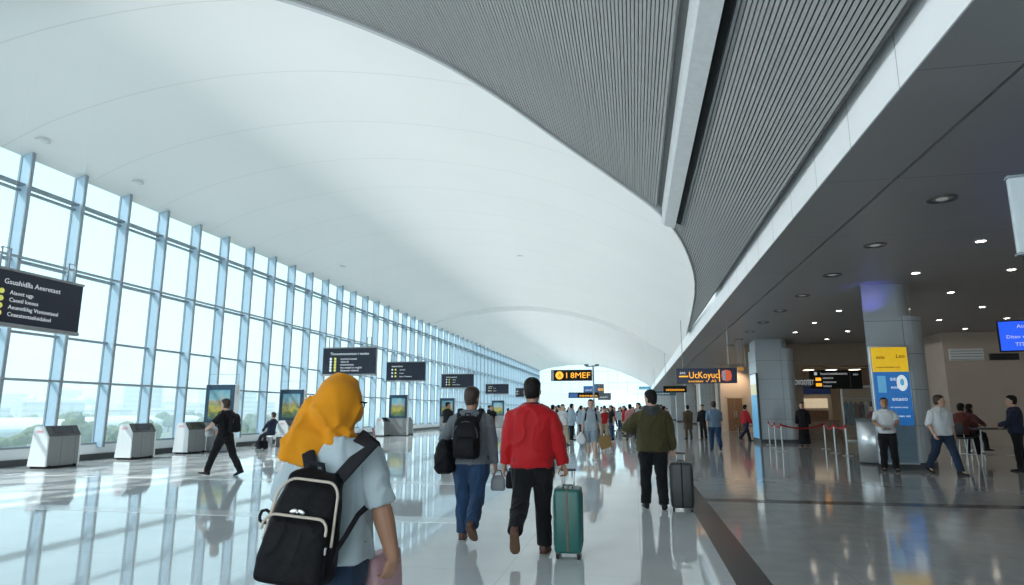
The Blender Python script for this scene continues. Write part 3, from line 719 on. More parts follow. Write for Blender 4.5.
# pink tote
tp = at(387, 411, 3.12)
TB = empty('tote_bag', (tp.x, tp.y, 0.47), R(-8), 'pale pink tote bag beside the right hip of the woman in mustard', 'bag')
M_pink = mat('pink_leather', (0.55, 0.33, 0.36), 0.5, var=0.06, bump=0.1, bscale=80)
bm = bmesh.new(); loft(bm, [rrect(.13 * a, .28 * b, z, 24, 4) for z, a, b in ((0, .85, .9), (.02, 1, 1), (.15, .95, .98), (.265, .78, .95), (.275, .70, .93))]); obj('bag_body', bm, M_pink, TB, True)
for sx in (-1, 1):
    bm = bmesh.new(); tube(bm, [(sx * .04, -.05, .25), (sx * .03 - .02, -.02, .42), (-.035, .0, .62), (-.06, .02, .75), (-.10, .04, .86)], .006, 8); obj('handle', bm, M_pink, TB, True)
    bm = bmesh.new(); box(bm, sx * .047 - .004, sx * .047 + .004, -.065, -.035, .225, .26, .003); obj('handle_tab', bm, mat('red_tab', (.25, .05, .06), .5), TB)

# 2 grey sweater man
GP = fl(470, 540)
G = person('man in grey sweater and blue jeans with black backpack, walking away', (GP.x, GP.y), R(2), 1.70, legs=((6, 4, 1), (-10, 42, 1)), feet=(None, -38),
           hands=((-.235, .05, .92), (.29, .06, .80)), poles=((-1, -1.0, 0), (.7, -1, 0)), curl=(45, 34),
           top=dict(mat=cloth('grey_sweater', (0.13, 0.145, 0.16), .1, .4, 30), m=.024, hem=.86, flare=.025, name='sweater', wr=.014, seed=1.7, sw=1.08), bottom=dict(mat=DENIM, w=1.12, name='jeans', wr=.014),
           hair=(HAIRB, 'short'), shoe=BRNSHOE, sole=SOLE_B, skin=SKIN[1], vox=.0075, bulk=1.2, head=(14, 4))
daypack(G, (.0, -.245, .90), 'square black backpack on the back of the man in grey sweater', .30, .17, .47)
DB = worn(G, 'duffel_bag', (-.27, -.10, .73), 'black soft shoulder bag hanging from left arm of grey sweater man', 'bag')
bm = bmesh.new(); loft(bm, [rrect(.25 * a, .38 * b, z, 24, 2.6) for z, a, b in ((0, .6, .7), (.03, .9, .9), (.14, 1, 1), (.28, .85, .9), (.37, .4, .7))]); put('bag_body', remesh(bm, .011, 4, .012, 8, 3), M_bag, DB)
bm = bmesh.new(); tube(bm, [(0, -.12, .30), (.03, -.06, .36), (.06, .05, .37), (.03, .13, .36), (0, .14, .30)], .014, 8, .5); obj('strap', bm, M_web, DB, True)

GH = G['A'][1][2]
GB = worn(G, 'pouch', (GH.x + .03, GH.y + .03, GH.z - .30), 'small pale grey pouch in the right hand of the man in grey sweater', 'bag')
bm = bmesh.new(); loft(bm, [rrect(.17 * a, .07 * b, z, 20, 3) for z, a, b in ((0, .8, .8), (.02, 1, 1), (.12, .95, .9), (.17, .7, .4))]); obj('bag_body', bm, mat('grey_pouch', (.22, .24, .26), .6), GB, True)
bm = bmesh.new(); tube(bm, [(-.05, 0, .16), (-.03, 0, .22), (.03, 0, .22), (.05, 0, .16)], .006, 6); obj('handle', bm, M_web, GB, True)
# 3 red jacket man
RP = fl(533, 553)
RM = person('man in bright red jacket and black trousers, towing teal suitcase', (RP.x, RP.y), R(1), 1.77, legs=((-22, 34, 1), (5, 4, 1)), feet=(-52, None),
            hands=((-.30, .02, .83), (.315, .03, .865)), poles=((-.8, -1, 0), (.9, -1, 0)), curl=(30, 52), palms=((1, .1, 0), (-.6, -.8, 0)),
            top=dict(mat=cloth('red_jacket', (0.42, 0.008, 0.012), .08, .25, 8, .6), m=.032, hem=.845, flare=.03, name='jacket', straight=.8, wr=.016, seed=.9, sw=1.12, band=cloth('dark_red_knit', (.07, .008, .012))),
            bottom=dict(mat=BLACKC, w=1.16, wr=.014), hair=(HAIR, 'short'), shoe=BRNSHOE, sole=SOLE_B, skin=SKIN[1], vox=.0075, bulk=1.14, head=(4, 2))
rh = towl(RM, RM['A'][1][2])
suitcase('teal hard-shell suitcase pulled by the man in red jacket', (rh.x + .055, rh.y - .08), R(2), .275, .40, .60, mat('teal_shell', (0.018, 0.12, 0.105), .35, var=.08, scale=3, bump=.12, bscale=40), mat('tan_zip', (.16, .12, .085), .6), rh.z - .655 - .05)

LH_ = RM['A'][0][2]
RB = worn(RM, 'pouch', (LH_.x + .05, LH_.y + .04, LH_.z - .24), 'small black pouch in the left hand of the man in red jacket', 'bag')
bm = bmesh.new(); loft(bm, [rrect(.09 * a, .15 * b, z, 20, 3) for z, a, b in ((0, .7, .8), (.02, 1, 1), (.12, .9, .95), (.17, .5, .7))]); obj('bag_body', bm, M_bag, RB, True)
bm = bmesh.new(); tube(bm, [(0, -.05, .16), (0, -.03, .2), (0, .03, .2), (0, .05, .16)], .006, 6); obj('handle', bm, M_web, RB, True)
# 4 olive jacket man
OP = fl(655, 509)
O = person('man in olive jacket with dark hood and black trousers, pulling dark suitcase', (OP.x, OP.y), R(3), 1.74, legs=((8, 6, 2), (-8, 12, 2)),
           hands=((-.20, .26, 1.16), (.30, .04, .86)), poles=((-1, -.8, -.3), (.9, -1, 0)), curl=(45, 50), palms=((.9, -.2, .3), (-.6, -.8, 0)), fingers=((.3, .8, .5), None),
           top=dict(mat=cloth('olive_jacket', (0.062, 0.053, 0.022), .1, .3, 7), m=.042, hem=.84, name='jacket', straight=.9, wr=.018, seed=2.4, sw=1.15, hood=CHAR),
           bottom=dict(mat=BLACKC, w=1.1), hair=(HAIR, 'short'), shoe=BLKSHOE, sole=SOLE_W, skin=SKIN[0], vox=.009, bulk=1.16, head=(-32, 6))
oh = towl(O, O['A'][1][2])
suitcase('dark grey hard-shell suitcase pulled by the man in olive jacket', (oh.x + .10, oh.y - .10), R(-2), .32, .42, .62, mat('graphite_shell', (0.035, 0.037, 0.042), .45, var=.1, bump=.12, bscale=40), M_black, oh.z - .675 - .05)
ph = O['A'][0][2]
PHN = worn(O, 'mobile_phone', (ph.x + .03, ph.y + .11, ph.z - .02), 'black mobile phone held up in left hand of man in olive jacket', 'phone')
bm = bmesh.new(); box(bm, -.037, .037, -.004, .004, 0, .15, .003); obj('casing', bm, M_black, PHN)
bm = bmesh.new(); box(bm, -.033, .033, -.0055, -.0035, .008, .142); obj('screen', bm, mat('phone_screen', (.1, .12, .15), .15), PHN)

# ------------------------------------------------------------------ window side: kiosks, advertising totems, hanging signs
M_kw = mat('kiosk_white', (0.72, 0.75, 0.76), 0.35, var=.02); M_kg = mat('kiosk_grey', (0.24, 0.245, 0.25), 0.4, metal=.2, var=.04)
mix_lines(M_kg, 1, 0.42, 0.012, (0.1, 0.1, 0.1))
M_screen = mat('dark_screen', (0.03, 0.035, 0.05), 0.15)
M_red = mat('pink_red_print', (0.75, 0.22, 0.25), 0.5)
def make_kiosk():
    E_ = empty('check_in_kiosk', (0, 0, 0))
    prof = [(-.50, .06), (-.42, .96), (-.37, 1.02), (-.15, 1.03), (0, .79), (0.02, .06)]     # x towards the hall, z
    bm = bmesh.new(); prism(bm, [(x, z) for x, z in prof], 1, 0.04, 0.96); obj('body', bm, M_kg, E_)
    for y0, y1 in ((0, .04), (.96, 1.0)):
        bm = bmesh.new(); prism(bm, [(-.51, .06), (-.43, .965), (-.375, 1.03), (-.145, 1.04), (.012, .80), (.03, .06)], 1, y0, y1); obj('end_panel', bm, M_kw, E_)
    bm = bmesh.new(); prism(bm, [(-.145, 1.032), (-.135, 1.05), (.028, .81), (.012, .79)], 1, .03, .97); sc = obj('touch_panel', bm, M_dark, E_)
    bm = bmesh.new(); prism(bm, [(-.115, 1.02), (-.108, 1.03), (.0, .86), (-.006, .852)], 1, .22, .78); obj('screen', bm, M_screen, sc)
    bm = bmesh.new(); box(bm, -.47, .0, .06, .94, .0, .07); obj('plinth', bm, M_rubber, E_)
    for y in (.12, .86):
        bm = bmesh.new(); loft(bm, [ering((.03, y + q, .04), X3, Z3, .04, .04, 14, 2) for q in (-.03, .03)]); obj('caster', bm, M_rubber, E_)
    for k in range(2):
        bm = bmesh.new(); c = (-.30 + k * .1, -.004, .91); tube(bm, [(c[0] + .04 * math.cos(t), c[1], c[2] + .022 * math.sin(t)) for t in [2 * math.pi * q / 12 for q in range(13)]], .007, 6); obj('mark', bm, M_red, E_)
    return E_
kp = make_kiosk()
KS = [(-14.45, 13.95, 'pale check-in kiosk by the windows, nearest and standing alone under the dark hanging sign'),
      (-14.7, 17.0, 'pale check-in kiosk by the windows, second from the near end of the row'),
      (-14.8, 19.6, 'pale check-in kiosk in front of the first lit advertising totem'),
      (-14.0, 24.6, 'pale check-in kiosk at the second totem, beside the seated person'),
      (-14.1, 35.2, 'pale check-in kiosk just left of the third totem, behind the mustard headscarf'),
      (-13.4, 37.2, 'pale check-in kiosk just right of the third totem'),
      (-13.4, 47.5, 'small far check-in kiosk near the fourth totem by the windows'),
      (-13.6, 60.0, 'farthest check-in kiosk in view by the windows')]
for i, (x, y, lb) in enumerate(KS):
    k = kp if i == 0 else copy_tree(kp)
    k.location = (x, y, 0); tag(k, lb, 'kiosk', 'check-in kiosks along the window wall')
M_bez = mat('dark_blue_bezel', (0.02, 0.05, 0.09), 0.3)
def art_mat():
    m = bpy.data.materials.new('landscape_poster'); m.use_nodes = True; N, L = m.node_tree.nodes, m.node_tree.links; b = N['Principled BSDF']
    tc = N.new('ShaderNodeTexCoord'); sp = N.new('ShaderNodeSeparateXYZ'); L.new(tc.outputs['Object'], sp.inputs[0])
    nz = N.new('ShaderNodeTexNoise'); nz.inputs['Scale'].default_value = 3.2; L.new(tc.outputs['Object'], nz.inputs['Vector'])
    a = N.new('ShaderNodeMath'); a.operation = 'MULTIPLY_ADD'; a.inputs[1].default_value = 0.9; L.new(nz.outputs['Fac'], a.inputs[0]); L.new(sp.outputs['Z'], a.inputs[2])
    r = N.new('ShaderNodeValToRGB'); e = r.color_ramp.elements
    mr = N.new('ShaderNodeMapRange'); mr.inputs['From Min'].default_value = 1.6; mr.inputs['From Max'].default_value = 2.65; L.new(a.outputs[0], mr.inputs['Value']); L.new(mr.outputs[0], r.inputs[0])
    e[0].position = 0; e[0].color = (.07, .13, .09, 1); e[1].position = 1; e[1].color = (.09, .26, .36, 1)
    for p, c in ((.2, (.16, .19, .06, 1)), (.35, (.40, .32, .06, 1)), (.48, (.22, .24, .11, 1)), (.6, (.34, .27, .2, 1)), (.72, (.2, .36, .4, 1))):
        q = e.new(p); q.color = c
    L.new(r.outputs[0], b.inputs['Base Color']); L.new(r.outputs[0], b.inputs['Emission Color']); b.inputs['Emission Strength'].default_value = .12; b.inputs['Roughness'].default_value = .2
    return m
M_art = art_mat()
def make_totem():
    E_ = empty('advertising_totem', (0, 0, 0)); w = .56
    bm = bmesh.new(); box(bm, -w - .0, w, .0, .32, .03, 2.36, .02); obj('cabinet', bm, M_kw, E_)
    bm = bmesh.new(); box(bm, -w + .01, w - .0, -.05, .02, 1.02, 2.35, .012); f = obj('screen_frame', bm, M_bez, E_)
    bm = bmesh.new(); box(bm, -w + .17, w - .13, -.058, -.04, 1.13, 2.16); obj('poster', bm, M_art, f)
    bm = bmesh.new(); box(bm, -w + .01, w - .01, -.03, .02, .03, 1.02); obj('pedestal_face', bm, M_kg, E_)
    bm = bmesh.new(); box(bm, -w - .03, w + .03, -.05, .36, .0, .04); obj('base_plate', bm, M_dark, E_)
    bm = bmesh.new(); tube(bm, [(-w - .03, .1, 2.0), (-w - .03, .1, 2.72), (w + .06, .1, 2.72), (w + .06, .1, 2.0)], .012, 8); obj('hoop', bm, M_alu, E_)
    return E_
tp0 = make_totem()
TS = [(at(219, 411, 20.85).x, 20.85, 'tall advertising totem behind the walking person in black, by the windows'),
      (at(291, 411, 26.2).x, 26.2, 'tall advertising totem behind the seated person, by the windows'),
      (at(398, 411, 36.2).x, 36.2, 'tall advertising totem right of the mustard headscarf, by the windows'),
      (at(447, 411, 46.0).x, 46.0, 'far advertising totem partly behind the person in black polo'),
      (at(498, 411, 57.0).x, 57.0, 'farthest advertising totem in view, between grey sweater and red jacket')]
for i, (x, y, lb) in enumerate(TS):
    t = tp0 if i == 0 else copy_tree(tp0)
    t.location = (x, y, 0); tag(t, lb, 'totem', 'advertising totems by the windows')

def info_sign(loc, w, h, rz, lines, label, title, pict=2, px=-.26, lx=-.16):
    """front faces local -y"""
    E_ = empty('hanging_sign', loc, rz, label, 'sign', 'dark information signs hanging by the windows')
    bm = bmesh.new(); box(bm, -w / 2, w / 2, 0, .10, 0, h, .008); obj('board', bm, M_navy, E_)
    bm = bmesh.new(); box(bm, -w / 2 - .015, w / 2 + .015, -.012, .115, h - .0, h + .045); obj('edge_rail', bm, mat('sign_rail', (.33, .34, .35), .4, .3), E_); bm = bmesh.new(); box(bm, -w / 2 - .015, w / 2 + .015, -.012, .115, -.07, .0); obj('edge_rail', bm, mat('sign_rail', (.33, .34, .35), .4, .3), E_)
    ts = h * .145
    text(title, ts, M_txt, E_, (-w * .36, -.004, h * .74))
    rows = len(lines); st = h * .56 / rows
    for q, l in enumerate(lines):
        z = h * .55 - q * st; text(l, ts * .78, M_txt, E_, (w * lx, -.004, z))
        for k in range(pict):
            bm = bmesh.new(); loft(bm, [ering((w * px - k * w * .085, yy, z + ts * .28), X3, Z3, ts * .36, ts * .36, 12, 2) for yy in (-.008, .002)]); obj('pictogram', bm, M_yel if k == 0 else M_txt, E_)
    b_ = []
    for sx in (-1, 1):
        x = sx * w * .36
        bm = bmesh.new(); tube(bm, [(x - .085, .05, h + .03), (x - .085, .05, h + .42), (x + .085, .05, h + .42), (x + .085, .05, h + .03)], .021, 8); br = obj('bracket', bm, M_alu, E_)
        zt = secz(max(-15.9, min(2, loc[0]))) - loc[2] + .0
        bm = bmesh.new(); tube(bm, [(x, .05, h + .42), (x, .05, zt)], .0016, 6); obj('hanging_wire', bm, M_white, br)
    return E_
a_ = at(82, 300, 11.3); zb = at(79, 336, 11.3).z
info_sign((a_.x, 11.3 - 1.0, zb + .07), 2.0, at(82, 287, 11.3).z - zb - .07, R(90), ['Aiaoet ugp', 'Caeetl loeees', 'Aeueetblag Vtsetaetaeal', 'Cnaeateetaeloidaleel'],
          'big dark hanging information sign with four green-dotted lines, cut by the left edge', 'Gsuahidlla Aeeretaet', pict=1, px=-.37, lx=-.29)
for (x0, x1, y0, y1, Y, lb, tt, ln) in ((322, 375, 348, 375, 23.5, 'dark hanging information sign right above the mustard headscarf', 'Tlsoaeetoeeenteae t teetee', ['aoetteei eeteei', 'eltee ta', 'aiteeteeteee', 'tee ceqaet ts vegtat', 'deeaeeet etaeeel']),
                                     (386, 425, 362, 381, 31.5, 'dark hanging information sign second beyond the headscarf woman', 'taeeoeteee', ['eteeeet', 'eetea', 'eatee doteteeet']),
                                     (441.5, 473.5, 374, 388, 40.5, 'dark hanging information sign above the man in grey sweater', 'eaeeeeeaeeeat', ['aateei', 'eeett', 'eteeteteetaat']),
                                     (485.5, 508.5, 384, 394, 53.0, 'dark hanging information sign between the grey sweater and red jacket men', 'aeeaeet', ['eatee', 'aateeee']),
                                     (515.5, 524, 388, 397, 64.0, 'smallest dark hanging sign, partly hidden by the head of the red jacket man', 'aee', ['ee', 'et'])):
    p0, p1 = at(x0, y1, Y), at(x1, y1, Y); hh = at(x0, y0, Y).z - p0.z
    info_sign(((p0.x + p1.x) / 2, Y, p0.z + .03), p1.x - p0.x, hh - .06, 0, ln, lb, tt)

# ------------------------------------------------------------------ boards over the hall and the concourse
def led_board(x0, y0, x1, y1, Y, label, build, m=M_black, drop=None, group=None):
    p0, p1 = at(x0, y1, Y), at(x1, y1, Y); h = at(x0, y0, Y).z - p0.z; w = p1.x - p0.x
    E_ = empty('departure_board', ((p0.x + p1.x) / 2, Y, p0.z), 0, label, 'board', group)
    bm = bmesh.new(); box(bm, -w / 2, w / 2, 0, .16, 0, h, .01); obj('housing', bm, m, E_)
    if build: build(E_, w, h)
    if drop and drop != SOF: drop = secz(min(2.7, E_.location.x + w * .2)) - .02
    zt = drop - p0.z if drop else None
    if zt:
        for sx in (-1, 1):
            bm = bmesh.new(); tube(bm, [(sx * w * .38, .08, h - .01), (sx * w * .38, .08, zt)], .012 if drop == SOF else .004, 8); obj('hanger', bm, M_alu if drop == SOF else M_white, E_)
    return E_
def b_yellow(E_, w, h):
    bm = bmesh.new(); loft(bm, [ering((-w * .29, yy, h * .5), X3, Z3, h * .36, h * .36, 20, 2) for yy in (-.01, .002)]); obj('pictogram', bm, M_amber, E_)
    text('A', h * .5, M_black, E_, (-w * .33, -.013, h * .32)); text('I 8MEF', h * .72, M_amber, E_, (-w * .14, -.006, h * .25), fit=w * .60)
    bm = bmesh.new(); box(bm, -w / 2, -w * .43, -.006, .0, .02, h - .02); obj('end_panel', bm, mat('grey_end', (.3, .33, .35), .5), E_)
yb_ = led_board(551, 370, 592, 381, 33, 'amber-lettered black board hung above the red jacket man', b_yellow, drop=6.4)
for c in list(yb_.children):
    if c.name.startswith('hanger'): bpy.data.objects.remove(c)
pp = at(593, 411, 33.1)
PM = empty('mast', (pp.x + .05, 33.2, 0), 0, 'slim grey mast with twin camera arm beside the amber board', 'mast')
bm = bmesh.new(); tube(bm, [(0, 0, .0), (0, 0, at(593, 366, 33.2).z)], .045, 10); box(bm, -.16, .16, -.16, .16, 0, .03); obj('pole', bm, M_alu, PM)
bm = bmesh.new(); tube(bm, [(-.34, 0, at(593, 366, 33.2).z - .02), (.2, 0, at(593, 366, 33.2).z)], .03, 8); obj('crossarm', bm, M_alu, PM)
for x in (-.34, .2):
    bm = bmesh.new(); box(bm, x - .10, x + .10, -.08, .08, at(593, 366, 33.2).z, at(593, 366, 33.2).z + .09, .02); obj('camera', bm, M_dark, PM)
bm = bmesh.new(); hb = at(592, 375, 33).z; box(bm, -.16, 0, -.12, .03, hb - .02, hb + .02); obj('bracket', bm, M_alu, PM)
M_blueb = mat('blue_board', (.03, .13, .36), .4, emit=.3); M_ltblue = mat('light_blue_sign', (.12, .42, .62), .4, emit=.3)
def b_dark(E_, w, h):
    text('eaeeaee', h * .6, M_amber, E_, (-w * .15, -.006, h * .25), fit=w * .6)
    bm = bmesh.new(); box(bm, -w * .47, -w * .2, -.006, .0, h * .12, h * .85); obj('blue_field', bm, M_blueb, E_)
def b_plain(E_, w, h): text('eaeet', h * .5, M_txt, E_, (-w * .36, -.006, h * .28), fit=w * .6)
led_board(568.5, 392.5, 599, 398, 46, 'wide dark board with small amber lettering, behind the man in shorts', b_dark, drop=9.0)
led_board(583.5, 386, 595, 393, 55, 'square blue board above the head of the man in shorts', b_plain, M_blueb, drop=8.6)
led_board(594.5, 384, 604, 393, 57, 'grey-topped board with amber line, right of the blue board', b_dark, mat('slate_board', (.1, .12, .15), .4), drop=8.6)
led_board(598, 393, 611, 400, 50, 'dark board hung low right of the head of the man in shorts', b_plain, mat('slate_board', (.1, .12, .15), .4), drop=9.0)
led_board(639, 386.5, 651, 389.5, 40, 'small light blue sign just above the head of the olive jacket man', b_plain, M_ltblue, drop=5.6)
def b_main(E_, w, h):
    text('UcKoyuc', h * .62, M_amber, E_, (-w * .29, -.008, h * .34), fit=w * .485)
    text('aes', h * .3, M_txt, E_, (-w * .44, -.008, h * .62)); text('eooaaae  a  .A2', h * .22, M_amber, E_, (-w * .3, -.008, h * .08), fit=w * .46)
    bm = bmesh.new(); box(bm, -w * .45, -w * .30, -.006, 0, h * .42, h * .5); box(bm, w * .205, w * .22, -.006, 0, h * .1, h * .9); obj('divider', bm, M_amber, E_)
    bm = bmesh.new(); loft(bm, [ering((w * .33, yy, h * .5), X3, Z3, h * .34, h * .38, 8, 3) for yy in (-.01, .002)]); obj('emblem', bm, mat('red_orange_emblem', (.7, .1, .03), .4, emit=.5), E_)
    bm = bmesh.new(); box(bm, w * .27, w * .31, -.013, 0, h * .2, h * .8); obj('emblem_bar', bm, M_ltblue, E_)
led_board(676.5, 368.5, 737.5, 383.5, 24, 'wide navy board with large amber lettering hung under the grey ceiling', b_main, mat('navy_led', (.012, .02, .07), .35), drop=SOF)
def b_amb(E_, w, h): text('eaeaueeeee', h * .62, M_amber, E_, (-w * .4, -.006, h * .25), fit=w * .8)
led_board(663.5, 386, 687, 392.5, 38, 'small amber board hung behind the wide navy board, over the columns', b_amb, M_black, drop=SOF)
led_board(652, 391, 676, 395.5, 52, 'long slim blue board at the far end of the concourse', b_plain, mat('steel_blue', (.06, .15, .22), .4), drop=SOF)
led_board(738, 367, 744, 370.5, 31, 'tiny amber sign at the right end of the wide navy board', None, mat('amber_panel', (.55, .25, .05), .4, emit=.4), drop=SOF)

# ------------------------------------------------------------------ right-hand concourse: columns, advertising, downlights
def column(y, hb, x0=5.55, w=1.75, d=1.85, plan=None):
    E_ = empty('column', (x0 + w / 2, y + d / 2, 0), 0, kind='structure')
    if plan is None:
        plan = [(-w / 2, -d / 2), (w * .28, -d / 2)] + [(w * .28 + w * .22 * math.sin(t), -d / 2 + d * .3 * (1 - math.cos(t))) for t in [R(90) * q / 6 for q in range(1, 7)]] + [(w / 2, d / 2), (-w / 2, d / 2)]
    e1 = lambda z, k=1.0, o=(0, 0): [Vector((p[0] * k + o[0], p[1] * k + o[1], z)) for p in plan]
    bm = bmesh.new(); loft(bm, [e1(.16), e1(hb)]); obj('panelling', bm, M_clad, E_)
    bm = bmesh.new(); loft(bm, [e1(0, 1.02), e1(.16, 1.02)]); obj('plinth', bm, M_dark, E_)
    bm = bmesh.new(); loft(bm, [e1(hb, .82, (-w * .06, 0)), e1(SOF, .82, (-w * .06, 0))]); obj('upper_shaft', bm, M_clad, E_)
    for z in (1.05, 1.95, 2.85, 3.7):
        if z < hb - .1:
            bm = bmesh.new(); loft(bm, [e1(z, 1.002), e1(z + .012, 1.002)]); obj('joint', bm, M_clad_d, E_)
    x = plan[1][0] * .45
    bm = bmesh.new(); box(bm, x, x + .012, -d / 2 - .003, -d / 2, .16, hb); obj('joint', bm, M_clad_d, E_)
    return E_
PL = [(-.80, -.8), (.22, -.8)] + [(.22 + .52 * math.sin(t), -.8 + .6 * (1 - math.cos(t))) for t in [R(90) * q / 7 for q in range(1, 8)]] + [(.66, .4), (.4, .8), (-.12, .8)]
column(17.9, 3.83, 5.92, 1.6, 1.6, PL); column(31.2, 4.25)
for y in (57, 74, 90, 104): column(y, 4.25, 5.5, 1.25, 1.2)
column(4.75, 3.83, 5.55)
# ad light box on the near column, facing the camera side
M_adY = mat('ad_yellow', (.85, .52, .02), .35, emit=.45); M_adB = mat('ad_blue', (.02, .14, .42), .35, emit=.5); M_adB2 = mat('ad_light_blue', (.12, .38, .62), .35, emit=.45); M_adW = mat('ad_white', (.75, .82, .86), .35, emit=.5)
a0, a1 = at(871, 352, 17.75), at(906, 347, 17.75)
AD = empty('advertising_lightbox', ((a0.x + a1.x) / 2, 17.76, .12), 0, 'tall yellow and blue advertising panel on the face of the near column', 'advertisement')
w = a1.x - a0.x; hh = a1.z - .12
bm = bmesh.new(); box(bm, -w / 2 - .04, w / 2 + .04, 0, .135, 0, hh + .04, .015); obj('cabinet', bm, mat('silver_frame', (.4, .42, .44), .3, .6), AD)
zy = hh - .62; zl = .95
for nm, z0_, z1_, m in (('header', zy, hh, M_adY), ('poster', zl, zy, M_adB), ('lower_panel', .05, zl, mat('ad_grey_blue', (.16, .24, .30), .3))):
    bm = bmesh.new(); box(bm, -w / 2, w / 2, -.012, .0, z0_, z1_); pr_ = obj(nm, bm, m, AD)
text('esle', .13, M_black, AD, (-w * .38, -.016, zy + .33)); text('Leo', .14, M_black, AD, (w * .18, -.016, zy + .35)); text('eeseoa eeeeoaao aeee', .062, M_black, AD, (-w * .4, -.016, zy + .10))
text('eoaoe', .12, M_adW, AD, (-w * .05, -.016, zy - .42)); text('aea', .16, M_adW, AD, (-w * .05, -.016, zy - .22)); text('eeaeo', .15, M_adW, AD, (-w * .05, -.016, zy - .72)); text('oe aaeoe eeae', .07, M_adW, AD, (-w * .12, -.016, zy - .90)); text('eo eaee aee', .08, M_adW, AD, (-w * .05, -.016, zy - 1.12))
bm = bmesh.new(); box(bm, -w * .40, -w * .17, -.016, -.008, zy - .52, zy - .1, .01); obj('figure', bm, M_adB2, AD)
bm = bmesh.new(); loft(bm, [ering((w * .28, yy, zy - .28), X3, Z3, w * .15, .2, 20, 2) for yy in (-.018, -.008)]); obj('figure', bm, M_adW, AD)
bm = bmesh.new(); loft(bm, [ering((w * .28, yy, zy - .26), X3, Z3, w * .06, .09, 16, 2) for yy in (-.020, -.008)]); obj('figure', bm, M_adB2, AD)
# ad light box on the hall-side face of the second column
AD2 = empty('advertising_lightbox', (5.50, 31.9, .15), R(-90), 'slim pale blue advertising panel on the side of the second column', 'advertisement')
bm = bmesh.new(); box(bm, -.75, .75, 0, .1, 0, 3.0, .012); obj('cabinet', bm, M_dark, AD2)
bm = bmesh.new(); box(bm, -.70, .70, -.012, .0, .05, 2.0); obj('poster', bm, M_adB2, AD2)
bm = bmesh.new(); box(bm, -.70, .70, -.013, .0, 2.0, 2.5); obj('header', bm, mat('ad_cream', (.7, .62, .4), .35, emit=.4), AD2)
bm = bmesh.new(); box(bm, -.70, .70, -.012, .0, 2.5, 2.95); obj('top_panel', bm, M_adW, AD2)
for c in AD2.children: c.rotation_euler = (0, 0, 0)
# blue-lit shaft light over the advertising panel
bl = bpy.data.lights.new('blue_spot', 'SPOT'); bl.energy = 22; bl.color = (.12, .12, 1); bl.spot_size = R(70); bl.shadow_soft_size = .06; bl.spot_blend = .6
blo = bpy.data.objects.new('blue_spot', bl); COL.objects.link(blo); blo.location = (6.15, 17.45, 3.75); blo.rotation_euler = Vector((.02, .55, .75)).to_track_quat('-Z', 'Y').to_euler()
# hanging TV screen at the right edge
t0, t1 = at(996, 321, 14.6), at(1006, 352, 14.6)
TV = empty('television', (t0.x + .0, 14.6, t1.z), R(-16), 'hanging flat screen with blue picture at the right edge of the hall', 'screen')
tw_, th_ = 1.25, t0.z - t1.z
bm = bmesh.new(); box(bm, 0, tw_, 0, .07, 0, th_, .01); obj('housing', bm, M_black, TV)
bm = bmesh.new(); box(bm, .025, tw_ - .025, -.006, .002, .025, th_ - .025); obj('picture', bm, mat('screen_blue', (.015, .09, .75), .3, emit=.9), TV)
text('Atus', .11, M_txt, TV, (.32, -.008, th_ * .74)); text('Diteo wat\'l bi', .10, M_txt, TV, (.13, -.008, th_ * .42)); text('TIT lexc', .11, M_txt, TV, (.26, -.008, th_ * .17))
bm = bmesh.new(); tube(bm, [(tw_ / 2, .05, th_ - .02), (tw_ / 2, .05, SOF - t1.z + .01)], .025, 10); obj('hanger', bm, M_dark, TV)
# pale panel hung at the right edge of the hall, close to the viewer
hp0 = at(1008, 178, 7.2)
HP = empty('hanging_banner', (hp0.x, 7.2, hp0.z - .80), R(-12), 'pale blank panel hung from the grey ceiling at the far upper right edge', 'banner')
bm = bmesh.new(); box(bm, 0, 1.4, 0, .08, 0, .80, .01); obj('board', bm, mat('pale_blue_panel', (.62, .70, .74), .4, var=.03), HP)
bm = bmesh.new(); box(bm, -.012, 1.412, -.01, .09, .80, .825, .004); obj('edge_rail', bm, M_alu, HP); bm = bmesh.new(); box(bm, -.012, 1.412, -.01, .09, -.025, 0, .004); obj('edge_rail', bm, M_alu, HP)
for x in (.35, 1.1): bm = bmesh.new(); tube(bm, [(x, .04, .81), (x, .04, SOF - hp0.z + .80)], .012, 8); obj('hanger', bm, M_dark, HP)
# downlights
M_lamp = mat('lamp_glow', (1.0, .88, .72), .5, emit=32.0, var=.01); M_lampo = mat('lamp_dim', (.55, .55, .52), .4, emit=.25)
def make_dl(r, m):
    E_ = empty('downlight', (0, 0, SOF))
    bm = bmesh.new(); loft(bm, [ering((0, 0, z), X3, Y3, q, q, 24, 2) for z, q in ((.0, r * 1.25), (-.025, r * 1.22), (-.025, r), (.0, r * .96))], False); obj('ring', bm, M_dark if m is M_lampo else M_white, E_)
    bm = bmesh.new(); cyl(bm, (0, 0, -.012), r * .98 if m is M_lamp else r * .5, .006, 20); obj('lens', bm, m, E_)
    return E_
dA, dB = make_dl(.085, M_lamp), make_dl(.17, M_lampo)
usedA = usedB = False
for i in range(9):
    y = 10.7 + 2.9 * i
    o = dB if not usedB else copy_tree(dB); usedB = True
    o.location = (4.85, y, SOF); tag(o, 'wide dark-rimmed recessed light in the row along the concourse edge', 'light', 'wide dark recessed lights in the grey ceiling')
for x in (6.75, 8.8, 11.0, 13.2, 15.4):
    for i in range(9):
        y = 13.6 + 3.0 * i
        if y > 46 or (x > 12.8 and y > 29.5) or (5.3 < x < 7.5 and (17.5 < y < 20.2 or 30.8 < y < 33.4)): continue
        o = dA if not usedA else copy_tree(dA); usedA = True
        o.location = (x, y, SOF); tag(o, 'small bright round downlight in the dark grey concourse ceiling', 'light', 'small bright downlights in the grey ceiling')
